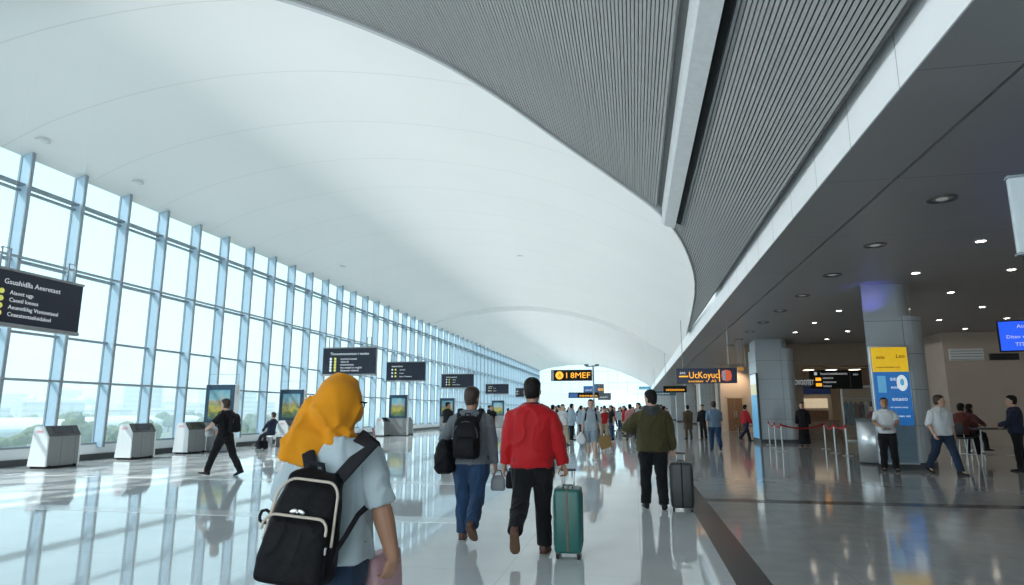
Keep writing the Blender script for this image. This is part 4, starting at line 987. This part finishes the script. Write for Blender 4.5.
for (x, y) in ((-15.25, 13.4), (-15.2, 16.7), (-14.6, 30), (-5.4, 31)):
    z = secz(x)
    bm = bmesh.new(); cyl(bm, (0, 0, -.02), .17, .03, 24); bm2 = obj('ceiling_speaker', bm, M_white, None, False, (x, y, z))
    tag(bm2, 'small round white fitting set flush in the white vault', 'fitting', 'round fittings in the vault')
    bm = bmesh.new(); loft(bm, [ering((0, 0, q), X3, Y3, r, r, 24, 2) for q, r in ((-.022, .19), (-.026, .16))], False); obj('rim', bm, M_rim, bm2)

# queue posts with red belts
M_belt = mat('red_belt', (.42, .02, .025), .7)
QP = [fl(770, 445), fl(776, 448), fl(783, 451.5), fl(826, 449), fl(836, 453), fl(848, 456)]
QL = ['queue post with red belt, leftmost, at the corner of the second column', 'queue post with red belt, second from the left by the second column', 'queue post with red belt, third from the left, long belt going right',
      'queue post with red belt in front of the shop entrance', 'queue post with red belt before the shop garments', 'queue post with red belt nearest the steel bin']
for i, p in enumerate(QP):
    E_ = empty('queue_post', (p.x, p.y, 0), 0, QL[i], 'post', 'queue posts with red belts')
    bm = bmesh.new(); cyl(bm, (0, 0, 0), .17, .018, 24, .15); obj('base', bm, M_steel, E_)
    bm = bmesh.new(); tube(bm, [(0, 0, .01), (0, 0, .90)], .026, 12); obj('pole', bm, M_steel, E_)
    bm = bmesh.new(); cyl(bm, (0, 0, .88), .036, .10, 16); obj('head', bm, M_belt, E_)
    if i < len(QP) - 1:
        d = QP[i + 1] - p; bm = bmesh.new(); rows = []
        for q in range(11):
            t = q / 10; c = d * t; sag = -.16 * 4 * t * (1 - t) * min(1, d.length / 3)
            rows.append([Vector((c.x, c.y, .90 + sag + zz)) for zz in (0, .06)])
        side = Vector((-d.y, d.x, 0)).normalized() * .004
        loft(bm, [[r[0] + side, r[0] - side, r[1] - side, r[1] + side] for r in rows]); obj('belt', bm, M_belt, E_)
# steel drum counter
bp2 = fl(874, 464)
BN = empty('steel_bin', (bp2.x + .10, bp2.y + .05, 0), 0, 'tall brushed steel cylinder with dark top beside the near column', 'bin')
bm = bmesh.new(); cyl(bm, (0, 0, .05), .42, 1.12, 40); obj('drum', bm, M_steel, BN, True)
bm = bmesh.new(); cyl(bm, (0, 0, .0), .40, .05, 40); obj('base', bm, M_black, BN)
bm = bmesh.new(); cyl(bm, (0, 0, 1.17), .44, .05, 40); obj('rim', bm, M_dark, BN)
bm = bmesh.new(); cyl(bm, (0, 0, 1.215), .20, .012, 30); obj('opening', bm, M_black, BN)

# the shop behind the queue
yS = 34.0
sx0, sx1 = 7.55, 12.9
M_stone = mat('tan_panel', (.30, .235, .18), .6, var=.08); M_warm = mat('warm_wall', (.55, .45, .34), .7)
bm = bmesh.new(); box(bm, sx0 - 2.0, sx1, yS, yS + .15, 3.62, SOF); box(bm, sx0 + .02, sx0 + .62, yS, yS + .15, 0, 3.62); box(bm, 11.75, sx1, yS, yS + .15, 0, 3.62)
tag(obj('wall_shop_front', bm, M_stone), kind='structure')
bm = bmesh.new(); box(bm, sx0, sx1, 39.0, 39.15, 0, SOF); box(bm, sx0, sx0 + .1, yS + .15, 39, 0, SOF); tag(obj('wall_shop_back', bm, M_warm), kind='structure')
p0, p1 = at(811, 389, 33.8), at(861, 370, 33.8)
SG = empty('shop_sign', (p0.x, 33.75, p0.z), 0, 'wide black sign with white lettering and yellow pictograms over the shop', 'sign')
w, h = p1.x - p0.x, p1.z - p0.z
bm = bmesh.new(); box(bm, 0, w, 0, .2, 0, h, .01); obj('board', bm, M_black, SG)
bm = bmesh.new(); box(bm, w * .765, w * .775, -.005, .0, .03, h - .03); obj('divider', bm, M_dark, SG)
for q, (tt, sz) in enumerate((('leoaod ateeabaeaaeiae', .17), ('aeaeaeoa', .16), ('eeeaeaeoae', .16), ('bteaoe', .17))): text(tt, sz, M_txt, SG, (w * (.2 if q == 0 else .24), -.006, h * (.76 - q * .22)), sx=.8)
for q, (x, z) in enumerate(((.10, .44), (.15, .44), (.10, .14), (.16, .14), (.08, .74))):
    bm = bmesh.new(); box(bm, w * x, w * x + .13, -.006, 0, h * z, h * z + .15); obj('pictogram', bm, M_amber if q < 4 else M_txt, SG)
text('eao', .16, M_txt, SG, (w * .83, -.006, h * .72))
p0, p1 = at(794, 386, 33.6), at(811, 379, 33.6)
S2 = empty('shop_sign', (p0.x, 33.6, p0.z), 0, 'narrow grey sign with raised white capitals left of the black shop sign', 'sign')
bm = bmesh.new(); box(bm, 0, p1.x - p0.x, 0, .1, 0, p1.z - p0.z, .01); obj('board', bm, mat('grey_sign', (.22, .23, .24), .5), S2)
bm = bmesh.new(); box(bm, .3, .4, .1, .42, .05, .15); obj('bracket', bm, M_dark, S2)
text('OVOOTET', .34, M_txt, S2, (.03, -.004, .06), sx=.55)
# shop interior
M_soft = mat('shop_light', (1, .85, .65), .5, emit=6.0, var=.01)
bm = bmesh.new(); box(bm, 8.3, 11.6, 35.0, 37.5, 3.55, 3.6); c_ = tag(obj('ceiling_shop', bm, M_warm), kind='structure')
for q in range(3):
    o_ = empty('shop_lamp', (8.9 + q * 1.1, 35.6, 3.55), 0, 'glowing square lamp in the shop ceiling', 'light', 'lamps in the shop ceiling')
    bm = bmesh.new(); box(bm, -.25, .25, -.25, .25, -.05, 0); obj('frame', bm, M_white, o_); bm = bmesh.new(); box(bm, -.22, .22, -.22, .22, -.056, -.049); obj('diffuser', bm, M_soft, o_)
CT = empty('shop_counter', (9.05, 34.7, 0), 0, 'low tan shop counter inside the entrance', 'counter')
bm = bmesh.new(); box(bm, -.75, .75, -.3, .3, .0, .92, .01); obj('body', bm, M_stone, CT); bm = bmesh.new(); box(bm, -.8, .8, -.34, .34, .92, .97, .008); obj('worktop', bm, M_wood, CT)
SB = empty('shop_cabinet', (9.35, 36.6, 0), 0, 'lit wall cabinet with blue top panel at the back of the shop', 'cabinet')
bm = bmesh.new(); box(bm, -.8, .8, 0, .5, 0, 2.3, .01); obj('body', bm, M_warm, SB); bm = bmesh.new(); box(bm, -.8, .8, -.03, 0, 2.3, 2.7); obj('top_panel', bm, mat('deep_blue', (.02, .05, .22), .4), SB)
for q in range(2): bm = bmesh.new(); box(bm, -.6, .6, -.02, .02, .95 + q * .62, 1.45 + q * .62); obj('niche', bm, M_wood if q == 0 else mat('cream_glow', (.8, .66, .45), .5, emit=.5), SB)
RK = empty('clothes_rack', (11.0, 34.75, 0), 0, 'steel clothes rack standing behind the shop glass', 'rack')
for x in (-.85, .85): bm = bmesh.new(); tube(bm, [(x, 0, 0), (x, 0, 2.05)], .02, 8); obj('upright', bm, M_steel, RK)
bm = bmesh.new(); tube(bm, [(-.9, 0, 2.03), (.9, 0, 2.03)], .018, 8); obj('rail', bm, M_steel, RK)
for x in (-.85, .85): bm = bmesh.new(); box(bm, x - .03, x + .03, -.25, .25, 0, .04); obj('foot', bm, M_steel, RK)
GC = [('blue', (.03, .12, .2)), ('teal', (.03, .14, .18)), ('dark red', (.16, .02, .03)), ('black', (.015, .015, .02)), ('white', (.5, .48, .45)), ('navy', (.02, .03, .07)), ('grey', (.15, .15, .16))]
for q, (cn, c) in enumerate(GC):
    x = -.72 + q * .24
    o_ = empty('garment', (11.0 + x, 34.75, 0), 0, 'long %s garment hanging on the shop rack' % cn, 'garment', 'garments on the shop rack')
    bm = bmesh.new(); loft(bm, [ering((0, 0, z), X3, Y3, a, b, 16, 2.5) for z, a, b in ((.75, .105, .28), (1.2, .10, .27), (1.72, .085, .25), (1.84, .05, .15), (1.9, .025, .05))]); put('cloth', remesh(bm, .03, 3, .02, 6, q), cloth('garment_' + cn.replace(' ', '_'), c), o_)
    bm = bmesh.new(); tube(bm, [(0, 0, 1.87), (0, 0, 1.99), (0, .025, 2.045), (0, .03, 2.02)], .006, 6); obj('hanger', bm, M_steel, o_)
GW = empty('window_shop', (9.9, 33.98, 0), 0, kind='structure')
bm = bmesh.new(); box(bm, 0, 1.85, -.02, .02, .05, 2.55); obj('glass', bm, M_clear, GW)
bm = bmesh.new(); box(bm, -.04, .04, -.05, .05, 0, 2.62); box(bm, 1.81, 1.89, -.05, .05, 0, 2.62); box(bm, -.04, 1.89, -.05, .05, 2.55, 2.64); box(bm, -.04, 1.89, -.05, .05, 0, .06); obj('frame', bm, M_steel, GW)
# pale doors far down the concourse and the low wooden bench before them
DR = empty('door_1', (6.42, 47.88, 0), 0, kind='structure')
for q in range(2): bm = bmesh.new(); box(bm, q * .52, q * .52 + .50, -.03, .03, .02, 2.3, .01); d_ = obj('leaf', bm, M_wood, DR); bm = bmesh.new(); tube(bm, [(.44 + q * .14, -.06, 1.0), (.44 + q * .14, -.06, 1.4)], .015, 8); obj('handle', bm, M_steel, d_)
bm = bmesh.new(); box(bm, -.1, 0, -.05, .05, 0, 2.4); box(bm, 1.02, 1.12, -.05, .05, 0, 2.4); box(bm, -.1, 1.12, -.05, .05, 2.3, 2.4); obj('frame', bm, M_warm, DR)
wl_ = bpy.data.lights.new('wall_lamp', 'SPOT'); wl_.energy = 260; wl_.color = (1, .72, .45); wl_.spot_size = R(100); wl_.spot_blend = .7; wl_.shadow_soft_size = .1
o_ = bpy.data.objects.new('wall_lamp', wl_); COL.objects.link(o_); o_.location = (7.0, 46.7, 4.5); o_.rotation_euler = Vector((0, .55, -1)).to_track_quat('-Z', 'Y').to_euler()
BE = empty('bench', (7.4, 44.5, 0), 0, 'long low brown wooden bench before the brown double doors', 'bench')
bm = bmesh.new(); box(bm, -1.0, 1.3, -.25, .25, .42, .50, .01); obj('seat', bm, M_wood, BE)
for x in (-.8, 1.1): bm = bmesh.new(); box(bm, x - .04, x + .04, -.22, .22, 0, .42); obj('leg', bm, M_dark, BE)
# vents on the far right wall and a high clerestory panel
for q, (x0_, x1_, lb) in enumerate(((13.1, 14.4, 'pale louvred window panel high on the beige back wall'), (14.6, 15.7, 'dark vent grille high on the beige back wall, next to the pale panel'), (16.0, 18.0, 'dark vent grille high on the beige back wall behind the hanging screen'))):
    v_ = empty('vent', (x0_, 29.98, 3.5), 0, lb, 'vent'); bm = bmesh.new(); box(bm, 0, x1_ - x0_, -.03, .02, 0, .5 if q == 0 else .28, .008); obj('frame', bm, M_white if q == 0 else M_dark, v_)
    for k in range(4): bm = bmesh.new(); zz = .04 + k * (.115 if q == 0 else .06); box(bm, .04, x1_ - x0_ - .04, -.045, -.02, zz, zz + .025); obj('slat', bm, M_alu if q == 0 else M_black, v_)

# ------------------------------------------------------------------ other people
def P_(px, py): p = fl(px, py); return (p.x, p.y)
def C(n, c): return cloth(n, c)
WSH = C('white_shirt', (.62, .64, .66)); KHA = C('khaki_cloth', (.36, .29, .21)); NAV = C('navy_cloth', (.02, .025, .05)); BLU = C('blue_shirt', (.14, .20, .28)); RED = C('red_cloth', (.42, .02, .025))
BRN = C('brown_coat', (.10, .075, .045)); LGR = C('light_grey_cloth', (.32, .37, .41)); GSH = C('grey_blue_shorts', (.22, .27, .31))
WK = dict(legs=((22, 8, 1), (-20, 26, 1)), feet=(None, -24)); ST = dict(legs=((2, 3, 2), (-2, 4, 2)))
p = P_(222, 476)
p5 = person('person in black walking left past the kiosks, carrying a small backpack', p, R(82), 1.74, legs=((26, 4, 1), (-22, 12, 1)), feet=(8, -18), lean=3, hands=((-.16, .38, 1.08), (.17, .36, 1.02)), poles=((-1, -.6, -.5), (1, -.6, -.5)), palms=((1, 0, 0), (-1, 0, 0)),
       top=dict(mat=BLACKC, sleeve='short', m=.02, hem=.88), bottom=dict(mat=BLACKC, w=1.08), hair=(HAIRB, 'short'), face=True, vox=.009, skin=SKIN[0])
daypack(p5, (0, -.235, .95), 'small round black backpack on the person in black walking left', .27, .16, .42)
hp_ = [(a + b) / 2 for a, b in zip(p5['A'][0][2], p5['A'][1][2])]
b5 = worn(p5, 'paper_bag', (hp_[0], hp_[1] + .09, hp_[2] - .14), 'small pale bag held in both hands by the person in black', 'bag')
bm = bmesh.new(); loft(bm, [rrect(.2 * k, .12 * k, z, 20, 3) for z, k in ((0, .8), (.03, 1), (.15, .95), (.19, .6))]); obj('bag_body', bm, mat('pale_bag', (.5, .52, .53), .6), b5, True)
# seated person with stretched legs and a wheeled bag
p = at(270, 447, 24.0)
STL = empty('bench', (p.x + .12, 24.05, 0), R(60), 'low grey bench under the seated person beside the second totem', 'bench')
bm = bmesh.new(); box(bm, -.25, .3, -.25, .25, .40, .46, .02); obj('seat', bm, M_kw, STL)
for x in (-.18, .23): bm = bmesh.new(); box(bm, x - .03, x + .03, -.2, .2, 0, .40); obj('leg', bm, M_kg, STL)
person('person in dark clothes seated beside the second totem, legs stretched out', (p.x, 24.0), R(75), 1.72, legs=((72, 42, 4), (66, 36, 4)), feet=(22, 22), hands=((-.16, .30, 1.0), (.16, .32, 1.0)), poles=((-1, -.4, -.4), (1, -.4, -.4)),
       top=dict(mat=NAV, m=.025), bottom=dict(mat=BLACKC), hair=(HAIRB, 'short'), face=True, seat=.46, lean=-8, vox=.012)
q = fl(262, 449)
WB = empty('travel_bag', (q.x, q.y, 0), R(70), 'low dark wheeled bag on the floor at the feet of the seated person', 'bag')
bm = bmesh.new(); loft(bm, [rrect(.42 * a, .26 * b, z, 24, 4) for z, a, b in ((.04, .9, .9), (.08, 1, 1), (.25, 1, .95), (.32, .8, .7))]); obj('bag_body', bm, M_bag, WB, True)
for x in (-.16, .16): bm = bmesh.new(); loft(bm, [ering((x, yy, .035), X3, Z3, .035, .035, 12, 2) for yy in (-.1, .1)]); obj('wheel', bm, M_rubber, WB)
# black polo man
person('person in black top and beige trousers standing by the windows, seen from behind', P_(447, 445), R(-25), 1.80, **ST, hands=((-.25, .05, .84), (.2, .24, 1.05)), top=dict(mat=BLACKC, sleeve='short', m=.022, hem=.90), bottom=dict(mat=KHA, w=1.1), hair=(HAIR, 'short'), vox=.012, skin=SKIN[1], bulk=1.1, head=(50, 4))
# man in shorts coming towards us
p8 = person('man in grey shirt and shorts walking towards the viewer with a brown bag', P_(592, 460), R(182), 1.80, legs=((20, 8, 1), (-16, 24, 1)), feet=(None, -22), hands=((-.28, .06, .85), (.26, .05, .86)),
       top=dict(mat=LGR, sleeve='elbow', m=.026, hem=.86), bottom=dict(mat=GSH, kind='shorts', w=1.1, name='shorts'), hair=(HAIRB, 'short'), shoe=WHTSHOE, face=True, vox=.010, bulk=1.08)
lh = p8['A'][0][2]
b8 = worn(p8, 'shopping_bag', (lh.x - .16, lh.y + .02, lh.z - .50), 'brown paper shopping bag held by the man in shorts', 'bag'); b8.rotation_euler.y = R(16)
bm = bmesh.new(); loft(bm, [rrect(.36, .14, 0, 20, 8), rrect(.36, .14, .36, 20, 8)]); obj('bag_body', bm, mat('brown_paper', (.26, .15, .05), .8), b8)
for y in (-.05, .05): bm = bmesh.new(); tube(bm, [(-.08, y, .36), (-.05, y * .5, .46), (.05, y * .5, .46), (.08, y, .36)], .006, 6); obj('handle', bm, mat('paper_cord', (.2, .13, .06), .8), b8, True)
rh_ = p8['A'][1][2]
b8b = worn(p8, 'plastic_bag', (rh_.x + .04, rh_.y, rh_.z - .38), 'white plastic bag held by the man in shorts on his right side', 'bag')
bm = bmesh.new(); loft(bm, [ering((0, 0, z), X3, Y3, a, a * .7, 18, 2.2) for z, a in ((0, .06), (.05, .13), (.16, .14), (.26, .08), (.34, .025))]); put('bag_body', remesh(bm, .012, 2, .02, 10, 3), mat('white_plastic', (.7, .72, .74), .5), b8b)
daypack(p8, (.05, -.25, .98), 'dark striped backpack on the back of the man in shorts', .36, .17, .42)
# concourse people
person('person in blue-grey shirt and jeans walking away under the wide navy board', P_(716, 451), R(0), 1.82, **WK, top=dict(mat=BLU, m=.03, hem=.86, sleeve='elbow'), bottom=dict(mat=DENIM, w=1.1), hair=(HAIRB, 'short'), vox=.012, bulk=1.12)
person('person in long brown coat standing by the far columns', P_(689, 439), R(20), 1.72, **ST, top=dict(mat=BRN, m=.04, hem=.5, flare=.05), bottom=dict(mat=BRN), hair=(HAIR, 'short'), vox=.016)
p12 = person('person in dark clothes with pale strap between brown coat and blue-grey shirt', P_(704, 440), R(150), 1.74, **ST, top=dict(mat=BLACKC, m=.025), bottom=dict(mat=BLACKC), hair=(HAIR, 'short'), vox=.016, face=True)
p13 = person('person in red top and dark trousers beside the second column', P_(747, 441), R(-60), 1.76, **WK, top=dict(mat=RED, m=.03), bottom=dict(mat=NAV), hair=(HAIR, 'short'), vox=.014)
person('person in long black gown standing at the shop entrance', P_(805, 446), R(160), 1.78, **ST, top=dict(mat=BLACKC, m=.03, hem=.8), bottom=dict(mat=BLACKC, kind='gown', name='gown'), hair=(HAIR, 'short'), vox=.014, face=True)
person('person in dark top behind the shop glass near the steel bin', P_(876, 446), R(120), 1.66, **ST, top=dict(mat=C('maroon_cloth', (.12, .05, .05)), m=.03), bottom=dict(mat=NAV), hair=(HAIRB, 'bob'), vox=.016, face=True)
p15 = person('person in white short-sleeved shirt and black trousers reading a clipboard', P_(891, 471), R(165), 1.74, **ST, hands=((-.10, .30, 1.06), (.12, .30, 1.06)), poles=((-1, -.6, -.6), (1, -.6, -.6)), top=dict(mat=WSH, m=.028, hem=.90, sleeve='short'), bottom=dict(mat=BLACKC, w=1.15), hair=(HAIR, 'short'), skin=SKIN[1], vox=.009, head=(0, -18), face=True)
c15 = worn(p15, 'clipboard', (0, .38, 1.02), 'pale clipboard held by the person in white shirt before the yellow panel', 'clipboard')
bm = bmesh.new(); box(bm, -.12, .12, -.14, .16, 0, .008, .002); obj('board', bm, WSH, c15, rot=(R(25), 0, 0)); bm = bmesh.new(); box(bm, -.04, .04, .12, .15, .008, .02); obj('clip', bm, M_steel, c15, rot=(R(25), 0, 0))
person('man in white shirt and dark jeans walking right of the near column', P_(947, 474), R(195), 1.83, legs=((20, 6, 3), (-18, 16, 3)), feet=(None, -16), hands=((-.27, .02, .86), (.27, .10, .90)), top=dict(mat=WSH, m=.03, hem=.87, sleeve='elbow'), bottom=dict(mat=DENIMD, w=1.1), hair=(HAIRB, 'short'), vox=.009, head=(-55, 0), face=True, bulk=1.08)
# high table, bar chairs, seated pair and a standing person
tb = fl(1002, 466)
HT_ = empty('high_table', (tb.x, tb.y, 0), R(10), 'high narrow table with steel legs at the right edge', 'table')
bm = bmesh.new(); box(bm, -.75, .75, -.35, .35, .94, .98, .01); obj('table_top', bm, M_dark, HT_)
for x in (-.68, .68):
    for y in (-.29, .29): bm = bmesh.new(); tube(bm, [(x * .9, y * .85, .94), (x * 1.05, y, .0)], .018, 8); obj('leg', bm, M_steel, HT_)
bm = bmesh.new(); tube(bm, [(-.66, -.28, .3), (.66, -.28, .3)], .014, 8); obj('stretcher', bm, M_steel, HT_)
SEAT = [((972, 466), .35, 'seated person with short dark hair leaning on the high table', dict(mat=C('rust_cloth', (.16, .05, .04)), m=.03), (HAIR, 'short'), -55, 'dark bar chair with steel legs, left one at the high table', 'bar chairs at the high table'),
        ((986, 462), .75, 'seated person with long dark hair behind the high table', dict(mat=C('plum_cloth', (.09, .03, .035)), m=.03), (HAIR, 'long'), -70, 'dark bar chair with steel legs behind the high table', 'bar chairs at the high table')]
for (pp_, dy, lb, tp_, hr, hd, cl, gp) in SEAT:
    p = fl(*pp_); x, y = p.x, p.y + dy
    ch = empty('bar_chair', (x, y, 0), R(hd), cl, 'chair', gp)
    bm = bmesh.new(); box(bm, -.2, .2, -.2, .2, .68, .73, .02); obj('seat', bm, M_dark, ch); bm = bmesh.new(); box(bm, -.2, .2, -.235, -.205, .8, 1.1, .015); obj('backrest', bm, M_dark, ch)
    for sx in (-1, 1):
        for sy in (-1, 1): bm = bmesh.new(); tube(bm, [(sx * .17, sy * .17, .69), (sx * .22, sy * .22, 0)], .014, 8); obj('leg', bm, M_steel, ch)
        bm = bmesh.new(); tube(bm, [(sx * .17, -.18, .7), (sx * .17, -.22, 1.05)], .012, 8); obj('back_post', bm, M_steel, ch)
    bm = bmesh.new(); tube(bm, [(-.2, .2, .28), (.2, .2, .28)], .012, 8); obj('footrest', bm, M_steel, ch)
    person(lb, (x, y), R(hd), 1.70, legs=((78, 78, 6), (78, 78, 6)), hands=((-.15, .42, 1.10), (.15, .44, 1.10)), poles=((-1, -.3, -.6), (1, -.3, -.6)), top=tp_, bottom=dict(mat=BLACKC), hair=hr, seat=.73, vox=.012, lean=8, face=True, skin=SKIN[1])
person('person in dark jacket standing at the far right edge by the high table', P_(1022, 471), R(60), 1.80, **ST, hands=((-.15, .32, 1.05), (.2, .25, 1.02)), top=dict(mat=NAV, m=.035), bottom=dict(mat=BLACKC), hair=(HAIR, 'short'), vox=.012, bulk=1.1)

# far crowd: a few builds, copied
PROTO = []
for q, (kw, hr, hd, tp_, bt) in enumerate((
        (WK, (HAIR, 'short'), 0, dict(m=.03), dict()), (ST, (HAIRB, 'bob'), 180, dict(m=.025, hem=.8), dict()), (ST, (HAIR, 'long'), 90, dict(m=.03, sleeve='short'), dict()),
        (WK, (HAIRB, 'short'), 180, dict(m=.03, sleeve='short'), dict()), (ST, (HAIR, 'cap'), -60, dict(m=.04, hem=.7), dict(kind='trousers')))):
    t_ = dict(tp_); t_['mat'] = BLACKC; b_ = dict(bt); b_['mat'] = NAV
    P0 = person('x', (0, 300 + q), 0, 1.72, **kw, top=t_, bottom=b_, hair=hr, vox=.022, face=(q in (1, 3)))
    PROTO.append((P0['o'], hd))
TOPS = [('black', BLACKC), ('red', RED), ('white', WSH), ('navy', NAV), ('grey', LGR), ('black', BLACKC), ('pale blue', C('pale_blue_cloth', (.3, .38, .45))), ('brown', BRN), ('black', BLACKC), ('pink', C('pink_cloth', (.45, .2, .2)))]
BOTS = [BLACKC, NAV, DENIM, CHAR, KHA, BLACKC]
rng = random.Random(11)
spots = []
for k in range(84):
    for tries in range(40):
        Y = rng.uniform(33, 76); px = rng.uniform(553, 668) if rng.random() < .88 else rng.uniform(475, 545)
        x = at(px, 411, Y).x
        if all((x - a) ** 2 + (Y - b) ** 2 > .6 for a, b in spots) and -11.5 < x < 5.0: spots.append((x, Y)); break
CR = [(572, 440, 6), (559, 436, 3), (553, 442, 8), (606, 436, 0), (612, 440, 5), (625, 436, 1), (631, 440, 9), (640, 444, 4), (563, 445, 2)]
def crowd(x, y, ti, q, grp, lab):
    o0, hd = PROTO[q % len(PROTO)]; c = copy_tree(o0); c.location = (x, y, 0); c.rotation_euler = (0, 0, R(hd + rng.uniform(-35, 35)))
    sc_ = rng.uniform(.94, 1.06); c.scale = (sc_, sc_, sc_)
    for ch in c.children:
        n = ch.name.split('.')[0]
        if n == 'shirt' or n == 'trousers':
            ch.material_slots[0].link = 'OBJECT'; ch.material_slots[0].material = TOPS[ti][1] if n == 'shirt' else BOTS[rng.randrange(len(BOTS))]
    tag(c, lab % TOPS[ti][0], 'person', grp)
for k, (x, y) in enumerate(spots):
    ti = rng.randrange(len(TOPS)); crowd(x, y, ti, rng.randrange(5), 'distant crowd, %s tops' % TOPS[ti][0], 'distant traveller in a %s top in the crowd at the hall end')
for px, py, ti in CR:
    p = fl(px, py); crowd(p.x, p.y, ti, rng.randrange(5), 'nearer crowd, %s tops' % TOPS[ti][0], 'traveller wearing a %s top at the front of the crowd in mid hall')
for o0, hd in PROTO:
    for ch in list(o0.children_recursive) + [o0]: bpy.data.objects.remove(ch)

HAZE = 0.0024
# ------------------------------------------------------------------ outside: trees, sheds and towers beyond the glass
def leaf_mat(n, c): return mat(n, c, .9, var=.35, scale=.35, bump=.8, bscale=1.5)
LM = [leaf_mat('leaf_mid', (.13, .17, .10)), leaf_mat('leaf_dark', (.10, .14, .10)), leaf_mat('leaf_pale', (.18, .21, .13))]
BARK = mat('bark', (.12, .09, .07), .9)
def tree_mesh(seed):
    r = random.Random(seed); bm = bmesh.new()
    for k in range(9):
        a = r.uniform(0, 6.28); d = r.uniform(0, 2.6); ball(bm, (d * math.cos(a), d * math.sin(a), r.uniform(3.4, 7.0)), r.uniform(1.5, 2.5), r.uniform(1.5, 2.5), r.uniform(1.3, 2.1), 12)
    return remesh(bm, .35, 1, .55, 1.1, seed, 1.0)
TM = [tree_mesh(k) for k in range(4)]
bm = bmesh.new(); tube(bm, [(0, 0, 0), (.1, 0, 2), (0, .1, 4.5)], [.32, .25, .15], 8); TRK = done(bm, 'trunk', True); TRK.materials.append(BARK)
for k in range(4): TM[k].materials.append(LM[k % 3])
rng = random.Random(5)
for k in range(64):
    f = k / 63
    px = rng.uniform(-30, 330); D = 34 + 190 * rng.random() ** 1.2
    d = ray(px, 411); X = WX - D; Y = d.y / d.x * X
    t = empty('tree', (X, Y, -6.0), rng.uniform(0, 6.28), 'leafy green tree on the low ground outside the window wall', 'tree', 'trees outside the window wall')
    s = rng.uniform(.42, .62) if D < 70 else rng.uniform(.62, .86); t.scale = (s, s, s * rng.uniform(.85, 1.05))
    q = rng.randrange(4); put('crown', TM[q], None, t); put('trunk', TRK, None, t)
BM_ = [mat('pale_facade', (.5, .5, .5), .8), mat('bluish_facade', (.36, .42, .47), .7), mat('cream_facade', (.52, .47, .4), .8)]
for m_ in BM_: mix_lines(m_, 2, 3.4, 1.3, (.24, .28, .32))
for k in range(34):
    px = rng.uniform(-20, 330); D = rng.uniform(300, 560)
    d = ray(px, 411); X = -D; Y = d.y / d.x * X
    w_, dd, hh_ = rng.uniform(12, 26), rng.uniform(12, 22), rng.uniform(8, 17) if rng.random() < .7 else rng.uniform(18, 27)
    b = empty('office_building', (X, Y, -6), rng.uniform(-.4, .4), 'pale %s block on the hazy skyline beyond the windows' % ('low' if hh_ < 12 else 'mid-rise' if hh_ < 18 else 'tower'), 'building', 'skyline blocks, %s' % ('low' if hh_ < 12 else 'mid-rise' if hh_ < 18 else 'towers'))
    bm = bmesh.new(); box(bm, -w_ / 2, w_ / 2, -dd / 2, dd / 2, 0, hh_); obj('facade', bm, BM_[k % 3], b)
    bm = bmesh.new(); box(bm, -w_ / 2 - .3, w_ / 2 + .3, -dd / 2 - .3, dd / 2 + .3, hh_, hh_ + .8); box(bm, -w_ / 5, w_ / 6, -dd / 5, dd / 5, hh_ + .8, hh_ + 3.2); obj('roof', bm, M_white, b)
HG = []
for px, D, w_, lb in ((52, 150, 46, 'long white vaulted shed outside, left of the nearest kiosk'), (150, 175, 34, 'low white vaulted shed outside behind the second kiosk'), (5, 120, 20, 'small white vaulted shed outside at the left edge')):
    d = ray(px, 411); X = -D; Y = d.y / d.x * X
    b = empty('hangar', (X, Y, -6), R(80), lb, 'building')
    bm = bmesh.new(); pf = [(-9, 0), (-9, 3.6)] + [(9 * math.cos(t), 3.6 + 2.2 * math.sin(t)) for t in [math.pi - math.pi * q / 12 for q in range(1, 12)]] + [(9, 3.6), (9, 0)]
    prism(bm, [(y, z) for y, z in pf], 0, -w_ / 2, w_ / 2); obj('shell', bm, mat('white_sheet', (.75, .76, .77), .5), b)
    bm = bmesh.new(); box(bm, -w_ / 2 - .1, -w_ / 2, -4, 4, 0, 3.4); box(bm, w_ / 2, w_ / 2 + .1, -4, 4, 0, 3.4); obj('gate', bm, mat('grey_gate', (.35, .37, .4), .6), b)
# thin summer haze over the low ground outside
hz = bpy.data.materials.new('summer_haze'); hz.use_nodes = True; hn = hz.node_tree; hn.nodes.clear()
ho = hn.nodes.new('ShaderNodeOutputMaterial'); hv = hn.nodes.new('ShaderNodeVolumeScatter'); hv.inputs['Color'].default_value = (.86, .95, 1, 1); hv.inputs['Density'].default_value = HAZE; hv.inputs['Anisotropy'].default_value = .2
hn.links.new(hv.outputs[0], ho.inputs['Volume'])
bm = bmesh.new(); box(bm, -900, WX - 12, -500, 1300, -5.9, 24); tag(obj('haze', bm, hz), 'thin bluish haze over the ground outside the windows', 'haze', kind='stuff')
bpy.data.scenes.remove(TMP)
